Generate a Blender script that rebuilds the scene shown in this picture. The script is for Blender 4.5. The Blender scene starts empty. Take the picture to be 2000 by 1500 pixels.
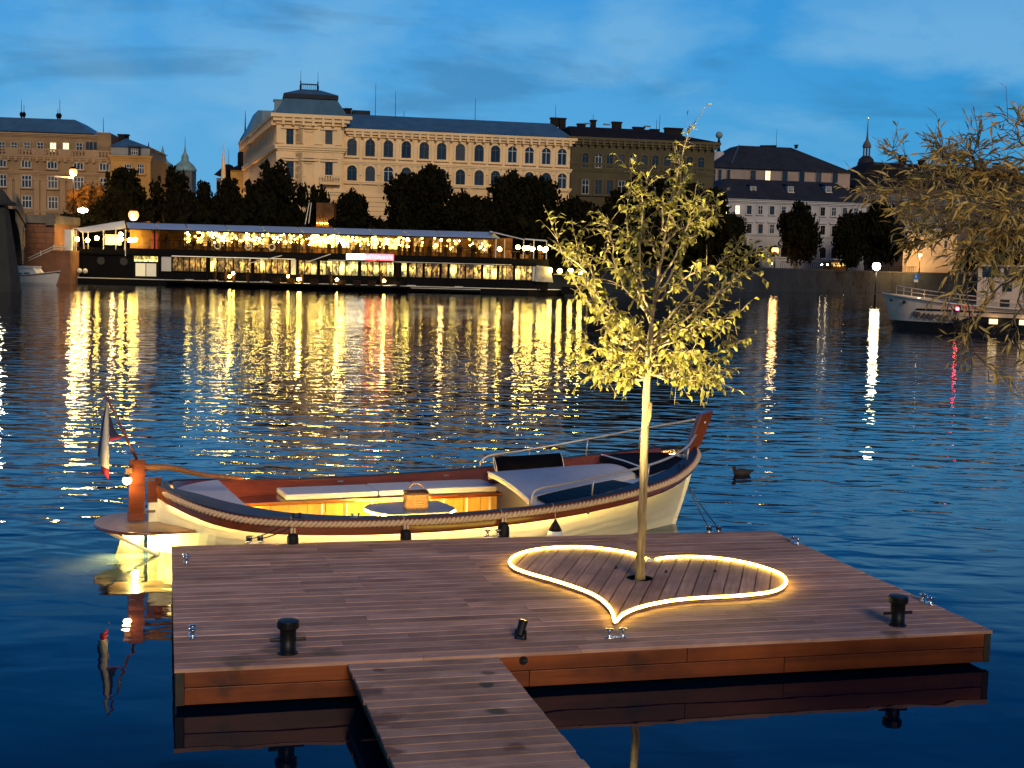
import bpy, math, random
import numpy as np
from mathutils import Vector, Matrix
random.seed(7)
rng = np.random.default_rng(7)
S = bpy.context.scene
COL = S.collection

# ------------------------------------------------------------------ camera
FPX, CAMH = 2640.0, 3.3                   # focal length in photo pixels (2000 wide), eye height over the water
_r = math.atan(.0263)
_p = math.atan(234 * math.cos(_r) / FPX)
CF = np.array([0, math.cos(_p), -math.sin(_p)])
_u0 = np.array([0, math.sin(_p), math.cos(_p)])
_r0 = np.array([1., 0, 0])
CR = math.cos(_r) * _r0 + math.sin(_r) * _u0
CU = -math.sin(_r) * _r0 + math.cos(_r) * _u0
CC = np.array([0, 0, CAMH])
cam = bpy.data.cameras.new('camera')
cam.sensor_width = 36
cam.lens = 36 * FPX / 2000
cam.clip_start, cam.clip_end = .1, 5000
camo = bpy.data.objects.new('camera', cam)
COL.objects.link(camo)
camo.matrix_world = Matrix(((CR[0], CU[0], -CF[0], 0), (CR[1], CU[1], -CF[1], 0), (CR[2], CU[2], -CF[2], CAMH), (0, 0, 0, 1)))
S.camera = camo

# ------------------------------------------------------------------ dusk sky and one soft low sun
W = bpy.data.worlds.new('World')
S.world = W
W.use_nodes = True
nt = W.node_tree
nt.nodes.clear()
def N(t, typ, **k):
    n = t.nodes.new(typ)
    for a, v in k.items():
        if a.startswith('i_'):
            n.inputs[int(a[2:]) if a[2:].isdigit() else a[2:].replace('_', ' ')].default_value = v
        else:
            setattr(n, a, v)
    return n
SUN_EL, SUN_AZ = math.radians(24), math.radians(166)   # low in the sky behind the camera
def ramp(t, stops, interp='LINEAR'):
    n = t.nodes.new('ShaderNodeValToRGB')
    n.color_ramp.interpolation = interp
    while len(n.color_ramp.elements) < len(stops):
        n.color_ramp.elements.new(.5)
    for e, (p, c) in zip(n.color_ramp.elements, stops):
        e.position = p
        e.color = (*c, 1) if len(c) == 3 else c
    return n
def build_sky():
    L = nt.links.new
    tc = N(nt, 'ShaderNodeTexCoord')
    sep = N(nt, 'ShaderNodeSeparateXYZ')
    L(tc.outputs['Generated'], sep.inputs[0])
    el = ramp(nt, [(0, (.12, .395, .68)), (.10, (.088, .365, .69)), (.19, (.052, .31, .69)), (.28, (.004, .165, .55)), (.45, (.001, .065, .28)), (1, (.001, .03, .13))])
    L(sep.outputs['Z'], el.inputs[0])
    # flattened cloud coordinates: direction with the height stretched
    mp = N(nt, 'ShaderNodeMapping')
    mp.inputs['Scale'].default_value = (1, 1, 2.3)
    L(tc.outputs['Generated'], mp.inputs[0])
    n1 = N(nt, 'ShaderNodeTexNoise', i_Scale=5.2, i_Detail=7.0, i_Roughness=.52, i_Distortion=.15)
    L(mp.outputs[0], n1.inputs['Vector'])
    r1 = ramp(nt, [(.44, (0, 0, 0)), (.57, (1, 1, 1))])
    L(n1.outputs['Fac'], r1.inputs[0])
    mp2 = N(nt, 'ShaderNodeMapping')
    mp2.inputs['Location'].default_value = (3.3, 1.7, .4)
    mp2.inputs['Scale'].default_value = (1, 1, 3.6)
    L(tc.outputs['Generated'], mp2.inputs[0])
    n2 = N(nt, 'ShaderNodeTexNoise', i_Scale=4.4, i_Detail=6.0, i_Roughness=.55, i_Distortion=.5)
    L(mp2.outputs[0], n2.inputs['Vector'])
    r2 = ramp(nt, [(.50, (0, 0, 0)), (.60, (1, 1, 1))])
    L(n2.outputs['Fac'], r2.inputs[0])
    pale = N(nt, 'ShaderNodeMix', data_type='RGBA')
    pale.inputs['B'].default_value = (.17, .43, .70, 1)
    m1 = N(nt, 'ShaderNodeMath', operation='MULTIPLY'); m1.inputs[1].default_value = .85
    fade = ramp(nt, [(0, (1, 1, 1)), (.17, (.85, .85, .85)), (.26, (.08, .08, .08)), (.4, (.0, .0, .0))])
    L(sep.outputs['Z'], fade.inputs[0])
    m1b = N(nt, 'ShaderNodeMath', operation='MULTIPLY')
    L(r1.outputs[0], m1.inputs[0]); L(m1.outputs[0], m1b.inputs[0]); L(fade.outputs[0], m1b.inputs[1])
    L(m1b.outputs[0], pale.inputs['Factor']); 
    azm = N(nt, 'ShaderNodeMapRange', interpolation_type='SMOOTHSTEP', i_1=-.1, i_2=.42, i_3=0., i_4=.85); L(sep.outputs['X'], azm.inputs[0])
    deep = N(nt, 'ShaderNodeMix', data_type='RGBA', blend_type='MULTIPLY'); deep.inputs['B'].default_value = (.28, .80, .90, 1)
    L(azm.outputs[0], deep.inputs['Factor']); L(el.outputs[0], deep.inputs['A']); L(deep.outputs['Result'], pale.inputs['A'])
    dark = N(nt, 'ShaderNodeMix', data_type='RGBA')
    dk = N(nt, 'ShaderNodeMix', data_type='RGBA', blend_type='MULTIPLY')
    dk.inputs['Factor'].default_value = 1
    dk.inputs['B'].default_value = (.66, .66, .68, 1)
    L(pale.outputs['Result'], dk.inputs['A'])
    m2 = N(nt, 'ShaderNodeMath', operation='MULTIPLY'); m2.inputs[1].default_value = .72
    L(r2.outputs[0], m2.inputs[0])
    L(m2.outputs[0], dark.inputs['Factor']); L(pale.outputs['Result'], dark.inputs['A']); L(dk.outputs['Result'], dark.inputs['B'])
    bg = N(nt, 'ShaderNodeBackground', i_Strength=1.04)
    L(dark.outputs['Result'], bg.inputs[0])
    sky = N(nt, 'ShaderNodeTexSky')
    sky.sky_type = 'NISHITA'
    sky.sun_disc = False
    sky.sun_elevation = SUN_EL
    sky.sun_rotation = SUN_AZ
    bg2 = N(nt, 'ShaderNodeBackground', i_Strength=.0012)
    L(sky.outputs[0], bg2.inputs[0])
    add = N(nt, 'ShaderNodeAddShader')
    L(bg.outputs[0], add.inputs[0]); L(bg2.outputs[0], add.inputs[1])
    out = N(nt, 'ShaderNodeOutputWorld')
    L(add.outputs[0], out.inputs[0])
build_sky()
sun = bpy.data.lights.new('sun', 'SUN')
sun.energy = 1.85
sun.angle = math.radians(18)
sun.color = (1, .80, .56)
suno = bpy.data.objects.new('sun', sun)
COL.objects.link(suno)
_sd = Vector((math.sin(SUN_AZ) * math.cos(SUN_EL), math.cos(SUN_AZ) * math.cos(SUN_EL), math.sin(SUN_EL)))
suno.rotation_euler = (-_sd).to_track_quat('-Z', 'Y').to_euler()
suno.location = _sd * 50
S.view_settings.view_transform = 'Standard'
S.view_settings.look = 'None'
S.view_settings.exposure = 0
S.view_settings.gamma = 1
S.view_settings.use_curve_mapping = False
try:
    S.cycles.use_denoising = True
    S.cycles.max_bounces = 6
    S.cycles.sample_clamp_indirect = 12
    S.cycles.sample_clamp_direct = 0
    S.cycles.caustics_reflective = False
    S.cycles.caustics_refractive = False
except Exception:
    pass

# ------------------------------------------------------------------ measuring helpers (photogrammetry: pixel of the 2000x1500 photo -> place in the world)
def ray(x, y): return CF * FPX + CR * (x - 1000) + CU * (750 - y)
def onz(x, y, z):
    d = ray(x, y); return CC + d * ((z - CAMH) / d[2])
def atY(x, y, Y):
    d = ray(x, y); return CC + d * (Y / d[1])
class Frame:
    """upright local frame: x along the facade, y away from the viewer, z up (absolute)"""
    def __init__(s, o, yaw):
        s.o = np.array([o[0], o[1], 0.]); s.yaw = yaw
        s.ex = np.array([math.cos(yaw), math.sin(yaw), 0]); s.ey = np.array([-math.sin(yaw), math.cos(yaw), 0])
    def loc(s, q):
        d = np.asarray(q) - s.o; return np.array([d @ s.ex, d @ s.ey, q[2]])
    def wld(s, x, y, z): return s.o + s.ex * x + s.ey * y + np.array([0, 0, z])
    def xz(s, px, py, y=0.):
        d = ray(px, py); t = ((s.o + s.ey * y - CC) @ s.ey) / (d @ s.ey)
        q = s.loc(CC + d * t); return q[0], q[2]
    def xy(s, px, py, z):
        q = s.loc(onz(px, py, z)); return q[0], q[1]

# ------------------------------------------------------------------ mesh builder
class MB:
    def __init__(s): s.v = []; s.f = []
    def add(s, vs, fs):
        b = len(s.v); s.v += [tuple(map(float, q)) for q in vs]; s.f += [tuple(b + i for i in f) for f in fs]; return s
    def box(s, x0, y0, z0, x1, y1, z1):
        vs = [(x0,y0,z0),(x1,y0,z0),(x1,y1,z0),(x0,y1,z0),(x0,y0,z1),(x1,y0,z1),(x1,y1,z1),(x0,y1,z1)]
        return s.add(vs, [(3,2,1,0),(4,5,6,7),(0,1,5,4),(1,2,6,5),(2,3,7,6),(3,0,4,7)])
    def hexa(s, vs):
        return s.add(vs, [(3,2,1,0),(4,5,6,7),(0,1,5,4),(1,2,6,5),(2,3,7,6),(3,0,4,7)])
    def beam(s, a, b, w, h, up=(0, 0, 1)):
        a = np.array(a, float); b = np.array(b, float); d = b - a; d /= np.linalg.norm(d) + 1e-9
        x = np.cross(d, up); 
        if np.linalg.norm(x) < 1e-4: x = np.cross(d, (0, 1, 0))
        x /= np.linalg.norm(x); y = np.cross(x, d)
        o = [(-x*w-y*h)/2, (x*w-y*h)/2, (x*w+y*h)/2, (-x*w+y*h)/2]
        return s.hexa([a+q for q in o] + [b+q for q in o])
    def tube(s, pts, r, n=8, cap=True):
        pts = [np.array(q, float) for q in pts]; m = len(pts)
        rs = r if hasattr(r, '__len__') else [r] * m
        b = len(s.v); pu = None
        for i, q in enumerate(pts):
            d = pts[min(i+1, m-1)] - pts[max(i-1, 0)]; d = d / (np.linalg.norm(d) + 1e-9)
            if pu is None:
                pu = np.cross(d, (0, 0, 1)); 
                if np.linalg.norm(pu) < .05: pu = np.cross(d, (0, 1, 0))
            u = pu - d * (pu @ d); u /= np.linalg.norm(u) + 1e-9; pu = u; w = np.cross(d, u)
            for k in range(n):
                a = 2 * math.pi * k / n
                s.v.append(tuple(q + (u * math.cos(a) + w * math.sin(a)) * rs[i]))
        for i in range(m - 1):
            for k in range(n):
                s.f.append((b+i*n+k, b+i*n+(k+1) % n, b+(i+1)*n+(k+1) % n, b+(i+1)*n+k))
        if cap:
            s.f.append(tuple(b + k for k in range(n))[::-1]); s.f.append(tuple(b + (m-1)*n + k for k in range(n)))
        return s
    def lathe(s, prof, n=16, c=(0, 0, 0), sx=1., sy=1.):
        b = len(s.v)
        for (r, z) in prof:
            for k in range(n):
                a = 2 * math.pi * k / n
                s.v.append((c[0] + r * sx * math.cos(a), c[1] + r * sy * math.sin(a), c[2] + z))
        for i in range(len(prof) - 1):
            for k in range(n):
                s.f.append((b+i*n+k, b+i*n+(k+1) % n, b+(i+1)*n+(k+1) % n, b+(i+1)*n+k))
        s.f.append(tuple(b + k for k in range(n))[::-1]); s.f.append(tuple(b + (len(prof)-1)*n + k for k in range(n)))
        return s
    def prism(s, poly, z0, z1):
        n = len(poly)
        vs = [(x, y, z0) for x, y in poly] + [(x, y, z1) for x, y in poly]
        return s.add(vs, [tuple(range(n))[::-1], tuple(range(n, 2*n))] + [(i, (i+1) % n, n+(i+1) % n, n+i) for i in range(n)])
    def slab_xz(s, poly, y0, y1):
        n = len(poly)
        vs = [(x, y0, z) for x, z in poly] + [(x, y1, z) for x, z in poly]
        return s.add(vs, [tuple(range(n)), tuple(range(n, 2*n))[::-1]] + [((i+1) % n, i, n+i, n+(i+1) % n) for i in range(n)])
    def sphere(s, c, r, n=10, m=6):
        prof = [(r * math.sin(math.pi * i / m) + (1e-4 if i in (0, m) else 0), -r * math.cos(math.pi * i / m)) for i in range(m + 1)]
        return s.lathe(prof, n, c)
    def grid(s, rows):
        b = len(s.v); m = len(rows[0])
        for r in rows: s.v += [tuple(map(float, q)) for q in r]
        for i in range(len(rows) - 1):
            for j in range(m - 1):
                s.f.append((b+i*m+j, b+i*m+j+1, b+(i+1)*m+j+1, b+(i+1)*m+j))
        return s
    def mesh(s, name, mat, smooth=False):
        me = bpy.data.meshes.new(name)
        me.from_pydata(s.v, [], s.f)
        if mat is not None: me.materials.append(mat)
        if smooth: me.polygons.foreach_set('use_smooth', [True] * len(me.polygons))
        me.update()
        return me
    def build(s, name, mat, parent=None, loc=None, rz=0, bevel=0, smooth=False):
        o = link(name, s.mesh(name, mat, smooth), parent, loc, rz)
        if bevel:
            m = o.modifiers.new('bevel', 'BEVEL'); m.width = bevel; m.segments = 2; m.limit_method = 'ANGLE'
        return o
def link(name, me, parent=None, loc=None, rz=0):
    o = bpy.data.objects.new(name, me); COL.objects.link(o)
    if parent: o.parent = parent
    if loc is not None: o.location = loc
    if rz: o.rotation_euler = (0, 0, rz)
    return o
def tag(o, label=None, cat=None, group=None, kind=None):
    for k, v in (('label', label), ('category', cat), ('group', group), ('kind', kind)):
        if v: o[k] = v
    return o
def thing(name, label, cat, loc=(0, 0, 0), rz=0, group=None):
    o = link(name, None, None, tuple(loc), rz); o.empty_display_size = .2
    return tag(o, label, cat, group)
def copy_thing(o, loc, rz, label, group=None):
    c = o.copy(); COL.objects.link(c); c.location = loc; c.rotation_euler = (0, 0, rz); tag(c, label, None, group)
    for ch in list(o.children):
        d = ch.copy(); COL.objects.link(d); d.parent = c
        for g in list(ch.children):
            e = g.copy(); COL.objects.link(e); e.parent = d
    return c
def hermite(xs, ys):
    xs = np.array(xs, float); ys = np.array(ys, float)
    h = np.diff(xs); d = np.diff(ys) / h
    m = np.zeros_like(ys); m[0] = d[0]; m[-1] = d[-1]
    for i in range(1, len(xs) - 1):
        m[i] = 0 if d[i-1] * d[i] <= 0 else 2 * d[i-1] * d[i] / (d[i-1] + d[i])
    def f(x):
        x = np.clip(x, xs[0], xs[-1]); i = np.clip(np.searchsorted(xs, x) - 1, 0, len(h) - 1)
        t = (x - xs[i]) / h[i]
        return ((1+2*t)*(1-t)**2*ys[i] + t*(1-t)**2*h[i]*m[i] + t*t*(3-2*t)*ys[i+1] + t*t*(t-1)*h[i]*m[i+1])
    return f

# ------------------------------------------------------------------ materials
def mk(name, c, rough=.6, metal=0., var=.18, scale=3., c2=None, bump=0., bscale=None, emit=None, estr=0., detail=5., stretch=None, spec=None, world=True, trans=0.):
    m = bpy.data.materials.new(name); m.use_nodes = True
    t = m.node_tree; b = t.nodes['Principled BSDF']; L = t.links.new
    b.inputs['Roughness'].default_value = rough; b.inputs['Metallic'].default_value = metal
    if spec is not None: b.inputs['Specular IOR Level'].default_value = spec
    c = np.array(c)
    if emit is not None:
        b.inputs['Emission Color'].default_value = (*emit, 1); b.inputs['Emission Strength'].default_value = estr
    if trans: b.inputs['Transmission Weight'].default_value = trans
    if var > 0 or bump > 0:
        if world:
            g = N(t, 'ShaderNodeNewGeometry'); src = g.outputs['Position']
        else:
            g = N(t, 'ShaderNodeTexCoord'); src = g.outputs['Object']
        mp = N(t, 'ShaderNodeMapping'); L(src, mp.inputs[0])
        if stretch: mp.inputs['Scale'].default_value = stretch
        nz = N(t, 'ShaderNodeTexNoise', noise_dimensions='4D', i_Scale=scale, i_Detail=detail, i_Roughness=.6)
        L(mp.outputs[0], nz.inputs['Vector'])
        if not world:
            oi = N(t, 'ShaderNodeObjectInfo'); mm = N(t, 'ShaderNodeMath', operation='MULTIPLY'); mm.inputs[1].default_value = 37
            L(oi.outputs['Random'], mm.inputs[0]); L(mm.outputs[0], nz.inputs['W'])
        lo = c * (1 - var); hi = np.array(c2) if c2 is not None else np.clip(c * (1 + var), 0, 1)
        rp = ramp(t, [(.3, tuple(lo)), (.7, tuple(hi))]); L(nz.outputs['Fac'], rp.inputs[0])
        L(rp.outputs[0], b.inputs['Base Color'])
        if bump > 0:
            n2 = N(t, 'ShaderNodeTexNoise', i_Scale=bscale or scale * 4, i_Detail=4.)
            L(mp.outputs[0], n2.inputs['Vector'])
            bp = N(t, 'ShaderNodeBump', i_Strength=bump, i_Distance=.02); L(n2.outputs['Fac'], bp.inputs['Height'])
            L(bp.outputs[0], b.inputs['Normal'])
    else:
        b.inputs['Base Color'].default_value = (*c, 1)
    return m
def mk_wood(name, dark, light, rough=.6, axis=0, grain=28., rnd=.45, mottle=None, knots=True, coat=0.):
    """board material: grain along the board, each board its own tone"""
    m = bpy.data.materials.new(name); m.use_nodes = True
    t = m.node_tree; b = t.nodes['Principled BSDF']; L = t.links.new
    tc = N(t, 'ShaderNodeTexCoord'); oi = N(t, 'ShaderNodeObjectInfo')
    w = N(t, 'ShaderNodeMath', operation='MULTIPLY'); w.inputs[1].default_value = 91; L(oi.outputs['Random'], w.inputs[0])
    mp = N(t, 'ShaderNodeMapping'); sc = [grain] * 3; sc[axis] = grain * .045; mp.inputs['Scale'].default_value = sc
    L(tc.outputs['Object'], mp.inputs[0])
    n1 = N(t, 'ShaderNodeTexNoise', noise_dimensions='4D', i_Scale=1.0, i_Detail=6., i_Roughness=.65, i_Distortion=.4)
    L(mp.outputs[0], n1.inputs['Vector']); L(w.outputs[0], n1.inputs['W'])
    n2 = N(t, 'ShaderNodeTexNoise', noise_dimensions='4D', i_Scale=1.6, i_Detail=5., i_Roughness=.6)
    L(tc.outputs['Object'], n2.inputs['Vector']); L(w.outputs[0], n2.inputs['W'])
    r1 = ramp(t, [(.25, tuple(dark)), (.75, tuple(light))]); L(n1.outputs['Fac'], r1.inputs[0])
    hs = N(t, 'ShaderNodeHueSaturation'); L(r1.outputs[0], hs.inputs['Color'])
    mr = N(t, 'ShaderNodeMapRange', i_3=1 - rnd, i_4=1 + rnd * .7); L(oi.outputs['Random'], mr.inputs[0]); L(mr.outputs[0], hs.inputs['Value'])
    mx = N(t, 'ShaderNodeMix', data_type='RGBA', blend_type='MULTIPLY')
    r2 = ramp(t, [(.33, mottle or (.55, .52, .45)), (.62, (1, 1, 1))]); L(n2.outputs['Fac'], r2.inputs[0])
    mx.inputs['Factor'].default_value = .8; L(hs.outputs[0], mx.inputs['A']); L(r2.outputs[0], mx.inputs['B'])
    L(mx.outputs['Result'], b.inputs['Base Color'])
    b.inputs['Roughness'].default_value = rough
    if coat: b.inputs['Coat Weight'].default_value = coat; b.inputs['Coat Roughness'].default_value = .12
    bp = N(t, 'ShaderNodeBump', i_Strength=.35, i_Distance=.004); L(n1.outputs['Fac'], bp.inputs['Height']); L(bp.outputs[0], b.inputs['Normal'])
    return m
def mk_emit(name, c, s):
    m = bpy.data.materials.new(name); m.use_nodes = True
    t = m.node_tree; b = t.nodes['Principled BSDF']
    b.inputs['Base Color'].default_value = (.8, .8, .8, 1)
    b.inputs['Emission Color'].default_value = (*c, 1); b.inputs['Emission Strength'].default_value = s
    return m
M = {}
DZ_ = .316
M['deck'] = mk_wood('weathered deck board', (.36, .19, .125), (.74, .455, .325), .72, 0, 30, .28, (.50, .42, .34))
M['gang'] = mk_wood('gangway board', (.33, .185, .12), (.68, .425, .30), .72, 0, 30, .25, (.36, .30, .16))
def stain(m, spots, col):
    """moss and damp patches at fixed places on the boards"""
    t = m.node_tree; b = t.nodes['Principled BSDF']; L = t.links.new
    src = b.inputs['Base Color'].links[0].from_socket
    g = N(t, 'ShaderNodeNewGeometry'); nz = N(t, 'ShaderNodeTexNoise', i_Scale=9., i_Detail=5.); L(g.outputs['Position'], nz.inputs['Vector'])
    for p, rad in spots:
        d = N(t, 'ShaderNodeVectorMath', operation='DISTANCE'); d.inputs[1].default_value = tuple(p); L(g.outputs['Position'], d.inputs[0])
        a = N(t, 'ShaderNodeMath', operation='MULTIPLY_ADD'); a.inputs[1].default_value = rad * 1.5; L(nz.outputs['Fac'], a.inputs[0]); L(d.outputs['Value'], a.inputs[2])
        r = N(t, 'ShaderNodeMapRange', interpolation_type='SMOOTHSTEP', i_1=rad * 1.05, i_2=rad * 1.6, i_3=.8, i_4=0.); L(a.outputs[0], r.inputs[0])
        x = N(t, 'ShaderNodeMix', data_type='RGBA'); x.inputs['B'].default_value = (*col, 1); L(r.outputs[0], x.inputs['Factor']); L(src, x.inputs['A']); src = x.outputs['Result']
    L(src, b.inputs['Base Color'])
stain(M['gang'], [(onz(968, 1390, .3), .13), (onz(948, 1337, .3), .10)], (.030, .042, .014))
stain(M['gang'], [(onz(742, 1405, .3), .24), (onz(720, 1352, .3), .17), (onz(1010, 1460, .3), .12), (onz(760, 1470, .3), .16), (onz(955, 1315, .3), .08), (onz(740, 1310, .3), .07)], (.13, .062, .030))
stain(M['deck'], [(onz(545, 1268, DZ_), .22), (onz(470, 1290, DZ_), .25), (onz(640, 1275, DZ_), .2), (onz(1745, 1238, DZ_), .16)], (.16, .10, .045))
M['fascia'] = mk_wood('oiled fascia board', (.085, .017, .003), (.34, .080, .011), .5, 0, 9, .18, (.30, .22, .18))
stain(M['fascia'], [(onz(1655, 1258, .2), .09), (onz(440, 1330, .2), .16), (onz(520, 1350, .2), .12), (onz(1240, 1290, .2), .14), (onz(1560, 1290, .2), .12)], (.045, .012, .004))
M['varnish'] = mk_wood('varnished mahogany', (.10, .022, .006), (.26, .062, .014), .25, 0, 14, .10, (.7, .65, .6), coat=.6)
M['oak'] = mk_wood('oiled oak post', (.22, .08, .02), (.45, .19, .05), .4, 2, 20, .12, (.6, .5, .4))
M['ply'] = mk_wood('honey coloured panelling', (.50, .29, .05), (.78, .50, .11), .4, 2, 18, .10, (.75, .7, .6))
M['black'] = mk('black painted iron', (.006, .006, .007), .45, 0, .3, 20, spec=.25)
M['rubber'] = mk('black rubber', (.008, .008, .008), .6, 0, .2, 20, spec=.2)
M['chrome'] = mk('polished stainless steel', (.62, .60, .57), .18, 1, .08, 30)
M['rail'] = mk('brushed steel handrail', (.66, .58, .48), .32, .45, .1, 20)
M['tablegrey'] = mk('pale blue grey table top', (.20, .23, .28), .4, 0, .1, 8)
M['white_gel'] = mk('white painted hull', (.80, .78, .70), .25, 0, .05, 2)
M['navy'] = mk('navy blue deck paint', (.010, .018, .034), .45, 0, .25, 6, spec=.3)
M['cushion'] = mk('off white cushion cloth', (.66, .64, .62), .85, 0, .06, 9, bump=.25, bscale=60)
M['dkcloth'] = mk('charcoal cloth', (.006, .005, .006), .8, 0, .25, 20, spec=.1)
M['rope'] = mk('sisal rope', (.66, .46, .26), .9, 0, .2, 40)
M['dkrope'] = mk('dark mooring rope', (.02, .018, .018), .9, 0, .25, 40)
M['wicker'] = mk('wicker', (.40, .24, .10), .7, 0, .35, 30)
M['led_warm'] = mk_emit('warm white light tube', (1, .68, .085), 21)
M['led_hull'] = mk_emit('hull light strip', (1, .74, .26), 110)
M['led_cock'] = mk_emit('cockpit light strip', (1, .62, .09), 300)
M['lamp_amber'] = mk_emit('sodium street lamp', (1, .34, .02), 2.6)
M['lamp_white'] = mk_emit('white street lamp', (1, .80, .42), 40)
M['lamp_pend'] = mk_emit('warm pendant globe', (1, .68, .12), 80)
M['lamp_pend2'] = mk_emit('yellow pendant globe', (1, .62, .09), 3.2)
M['lamp_red'] = mk_emit('red navigation lamp', (1, .03, .06), 40)

# ================================================================== SETTING
def water_material():
    m = bpy.data.materials.new('river water'); m.use_nodes = True
    t = m.node_tree; b = t.nodes['Principled BSDF']; L = t.links.new
    b.inputs['Base Color'].default_value = (.0006, .006, .018, 1)
    # glow of the stern light in the water, put into the base colour as a pale patch
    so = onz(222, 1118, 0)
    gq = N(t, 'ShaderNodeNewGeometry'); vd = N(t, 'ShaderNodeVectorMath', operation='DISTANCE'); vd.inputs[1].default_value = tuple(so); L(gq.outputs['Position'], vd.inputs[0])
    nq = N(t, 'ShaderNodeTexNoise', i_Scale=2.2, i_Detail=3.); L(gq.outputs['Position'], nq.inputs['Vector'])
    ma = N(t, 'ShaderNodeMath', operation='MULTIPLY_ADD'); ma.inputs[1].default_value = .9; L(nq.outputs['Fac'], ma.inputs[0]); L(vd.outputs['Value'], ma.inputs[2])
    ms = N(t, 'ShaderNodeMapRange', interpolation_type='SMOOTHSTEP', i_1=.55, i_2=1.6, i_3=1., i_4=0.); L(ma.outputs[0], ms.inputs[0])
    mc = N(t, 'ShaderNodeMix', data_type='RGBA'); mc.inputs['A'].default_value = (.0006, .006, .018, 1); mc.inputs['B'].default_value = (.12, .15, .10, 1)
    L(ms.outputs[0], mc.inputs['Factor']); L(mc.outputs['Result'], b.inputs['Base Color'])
    b.inputs['Roughness'].default_value = .02
    b.inputs['IOR'].default_value = 1.333
    g = N(t, 'ShaderNodeNewGeometry')
    def noise(sx, sy, detail, dist=0., rough=.55, rz=0.):
        mp = N(t, 'ShaderNodeMapping'); mp.inputs['Scale'].default_value = (sx, sy, 1); mp.inputs['Rotation'].default_value = (0, 0, rz)
        L(g.outputs['Position'], mp.inputs[0])
        n = N(t, 'ShaderNodeTexNoise', noise_dimensions='2D', i_Scale=1.0, i_Detail=detail, i_Roughness=rough, i_Distortion=dist)
        L(mp.outputs[0], n.inputs['Vector']); return n
    a = noise(1.15, 2.1, 1.6, .3, .45, .12)
    c = noise(.45, .62, 1.5, .2, .5, -.3)
    f = noise(5.5, 8.5, 2.0, .0, .5, .05)
    calm = noise(.035, .05, 2., .4)
    # open water is rippled, the water between dock and quay lies sheltered
    sp = N(t, 'ShaderNodeSeparateXYZ'); L(g.outputs['Position'], sp.inputs[0])
    sh = N(t, 'ShaderNodeMapRange', interpolation_type='SMOOTHSTEP', i_1=10.5, i_2=19., i_3=.10, i_4=1.0); L(sp.outputs['Y'], sh.inputs[0])
    cm = N(t, 'ShaderNodeMapRange', i_1=.35, i_2=.65, i_3=.72, i_4=1.2); L(calm.outputs['Fac'], cm.inputs[0])
    def math_(op, p, q):
        n = N(t, 'ShaderNodeMath', operation=op)
        for i, x in enumerate((p, q)):
            if isinstance(x, (int, float)): n.inputs[i].default_value = x
            else: L(x, n.inputs[i])
        return n.outputs[0]
    amp = math_('MULTIPLY', sh.outputs[0], cm.outputs[0])
    h = math_('ADD', math_('MULTIPLY', a.outputs['Fac'], .027), math_('MULTIPLY', f.outputs['Fac'], .0016))
    h = math_('MULTIPLY', h, amp)
    h = math_('ADD', h, math_('MULTIPLY', c.outputs['Fac'], .022))
    bp = N(t, 'ShaderNodeBump', i_Strength=1., i_Distance=1.0); L(h, bp.inputs['Height'])
    L(bp.outputs[0], b.inputs['Normal'])
    return m
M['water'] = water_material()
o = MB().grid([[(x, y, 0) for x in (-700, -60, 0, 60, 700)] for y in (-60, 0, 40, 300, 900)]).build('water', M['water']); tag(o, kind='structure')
M['bed'] = mk('river bed mud', (.02, .02, .015), .9)
GZ = 3.75                                                     # street level of the far bank
M['ground'] = mk('park ground', (.022, .02, .014), .9, 0, .4, .3)
M['asphalt'] = mk('street asphalt', (.045, .043, .042), .8, 0, .2, .5)
# outline of the far bank: quay edge from behind the bridge to the bend on the right
q1, q2, q3, q4 = atY(-420, 560, 160), atY(1180, 570, 166), atY(1520, 570, 212), atY(1740, 570, 246)
q5 = atY(2300, 570, 292)
QE = [(q[0], q[1]) for q in (q1, q2, q3, q4, q5)]
o = MB().add([(*p, GZ) for p in QE] + [(900, 900, GZ), (-900, 900, GZ), (-900, 160, GZ)], [tuple(range(8))]).build('far_bank_ground', M['ground']); tag(o, kind='structure')
o = MB().box(-60, -40, -1.5, 60, 3.2, 1.7).build('near_bank_ground', M['asphalt']); tag(o, kind='structure')
o = MB().box(3.3, 3.2, -1.5, 40, 7.6, 1.7).build('near_bank_terrace', M['ground']); tag(o, kind='structure')

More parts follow.
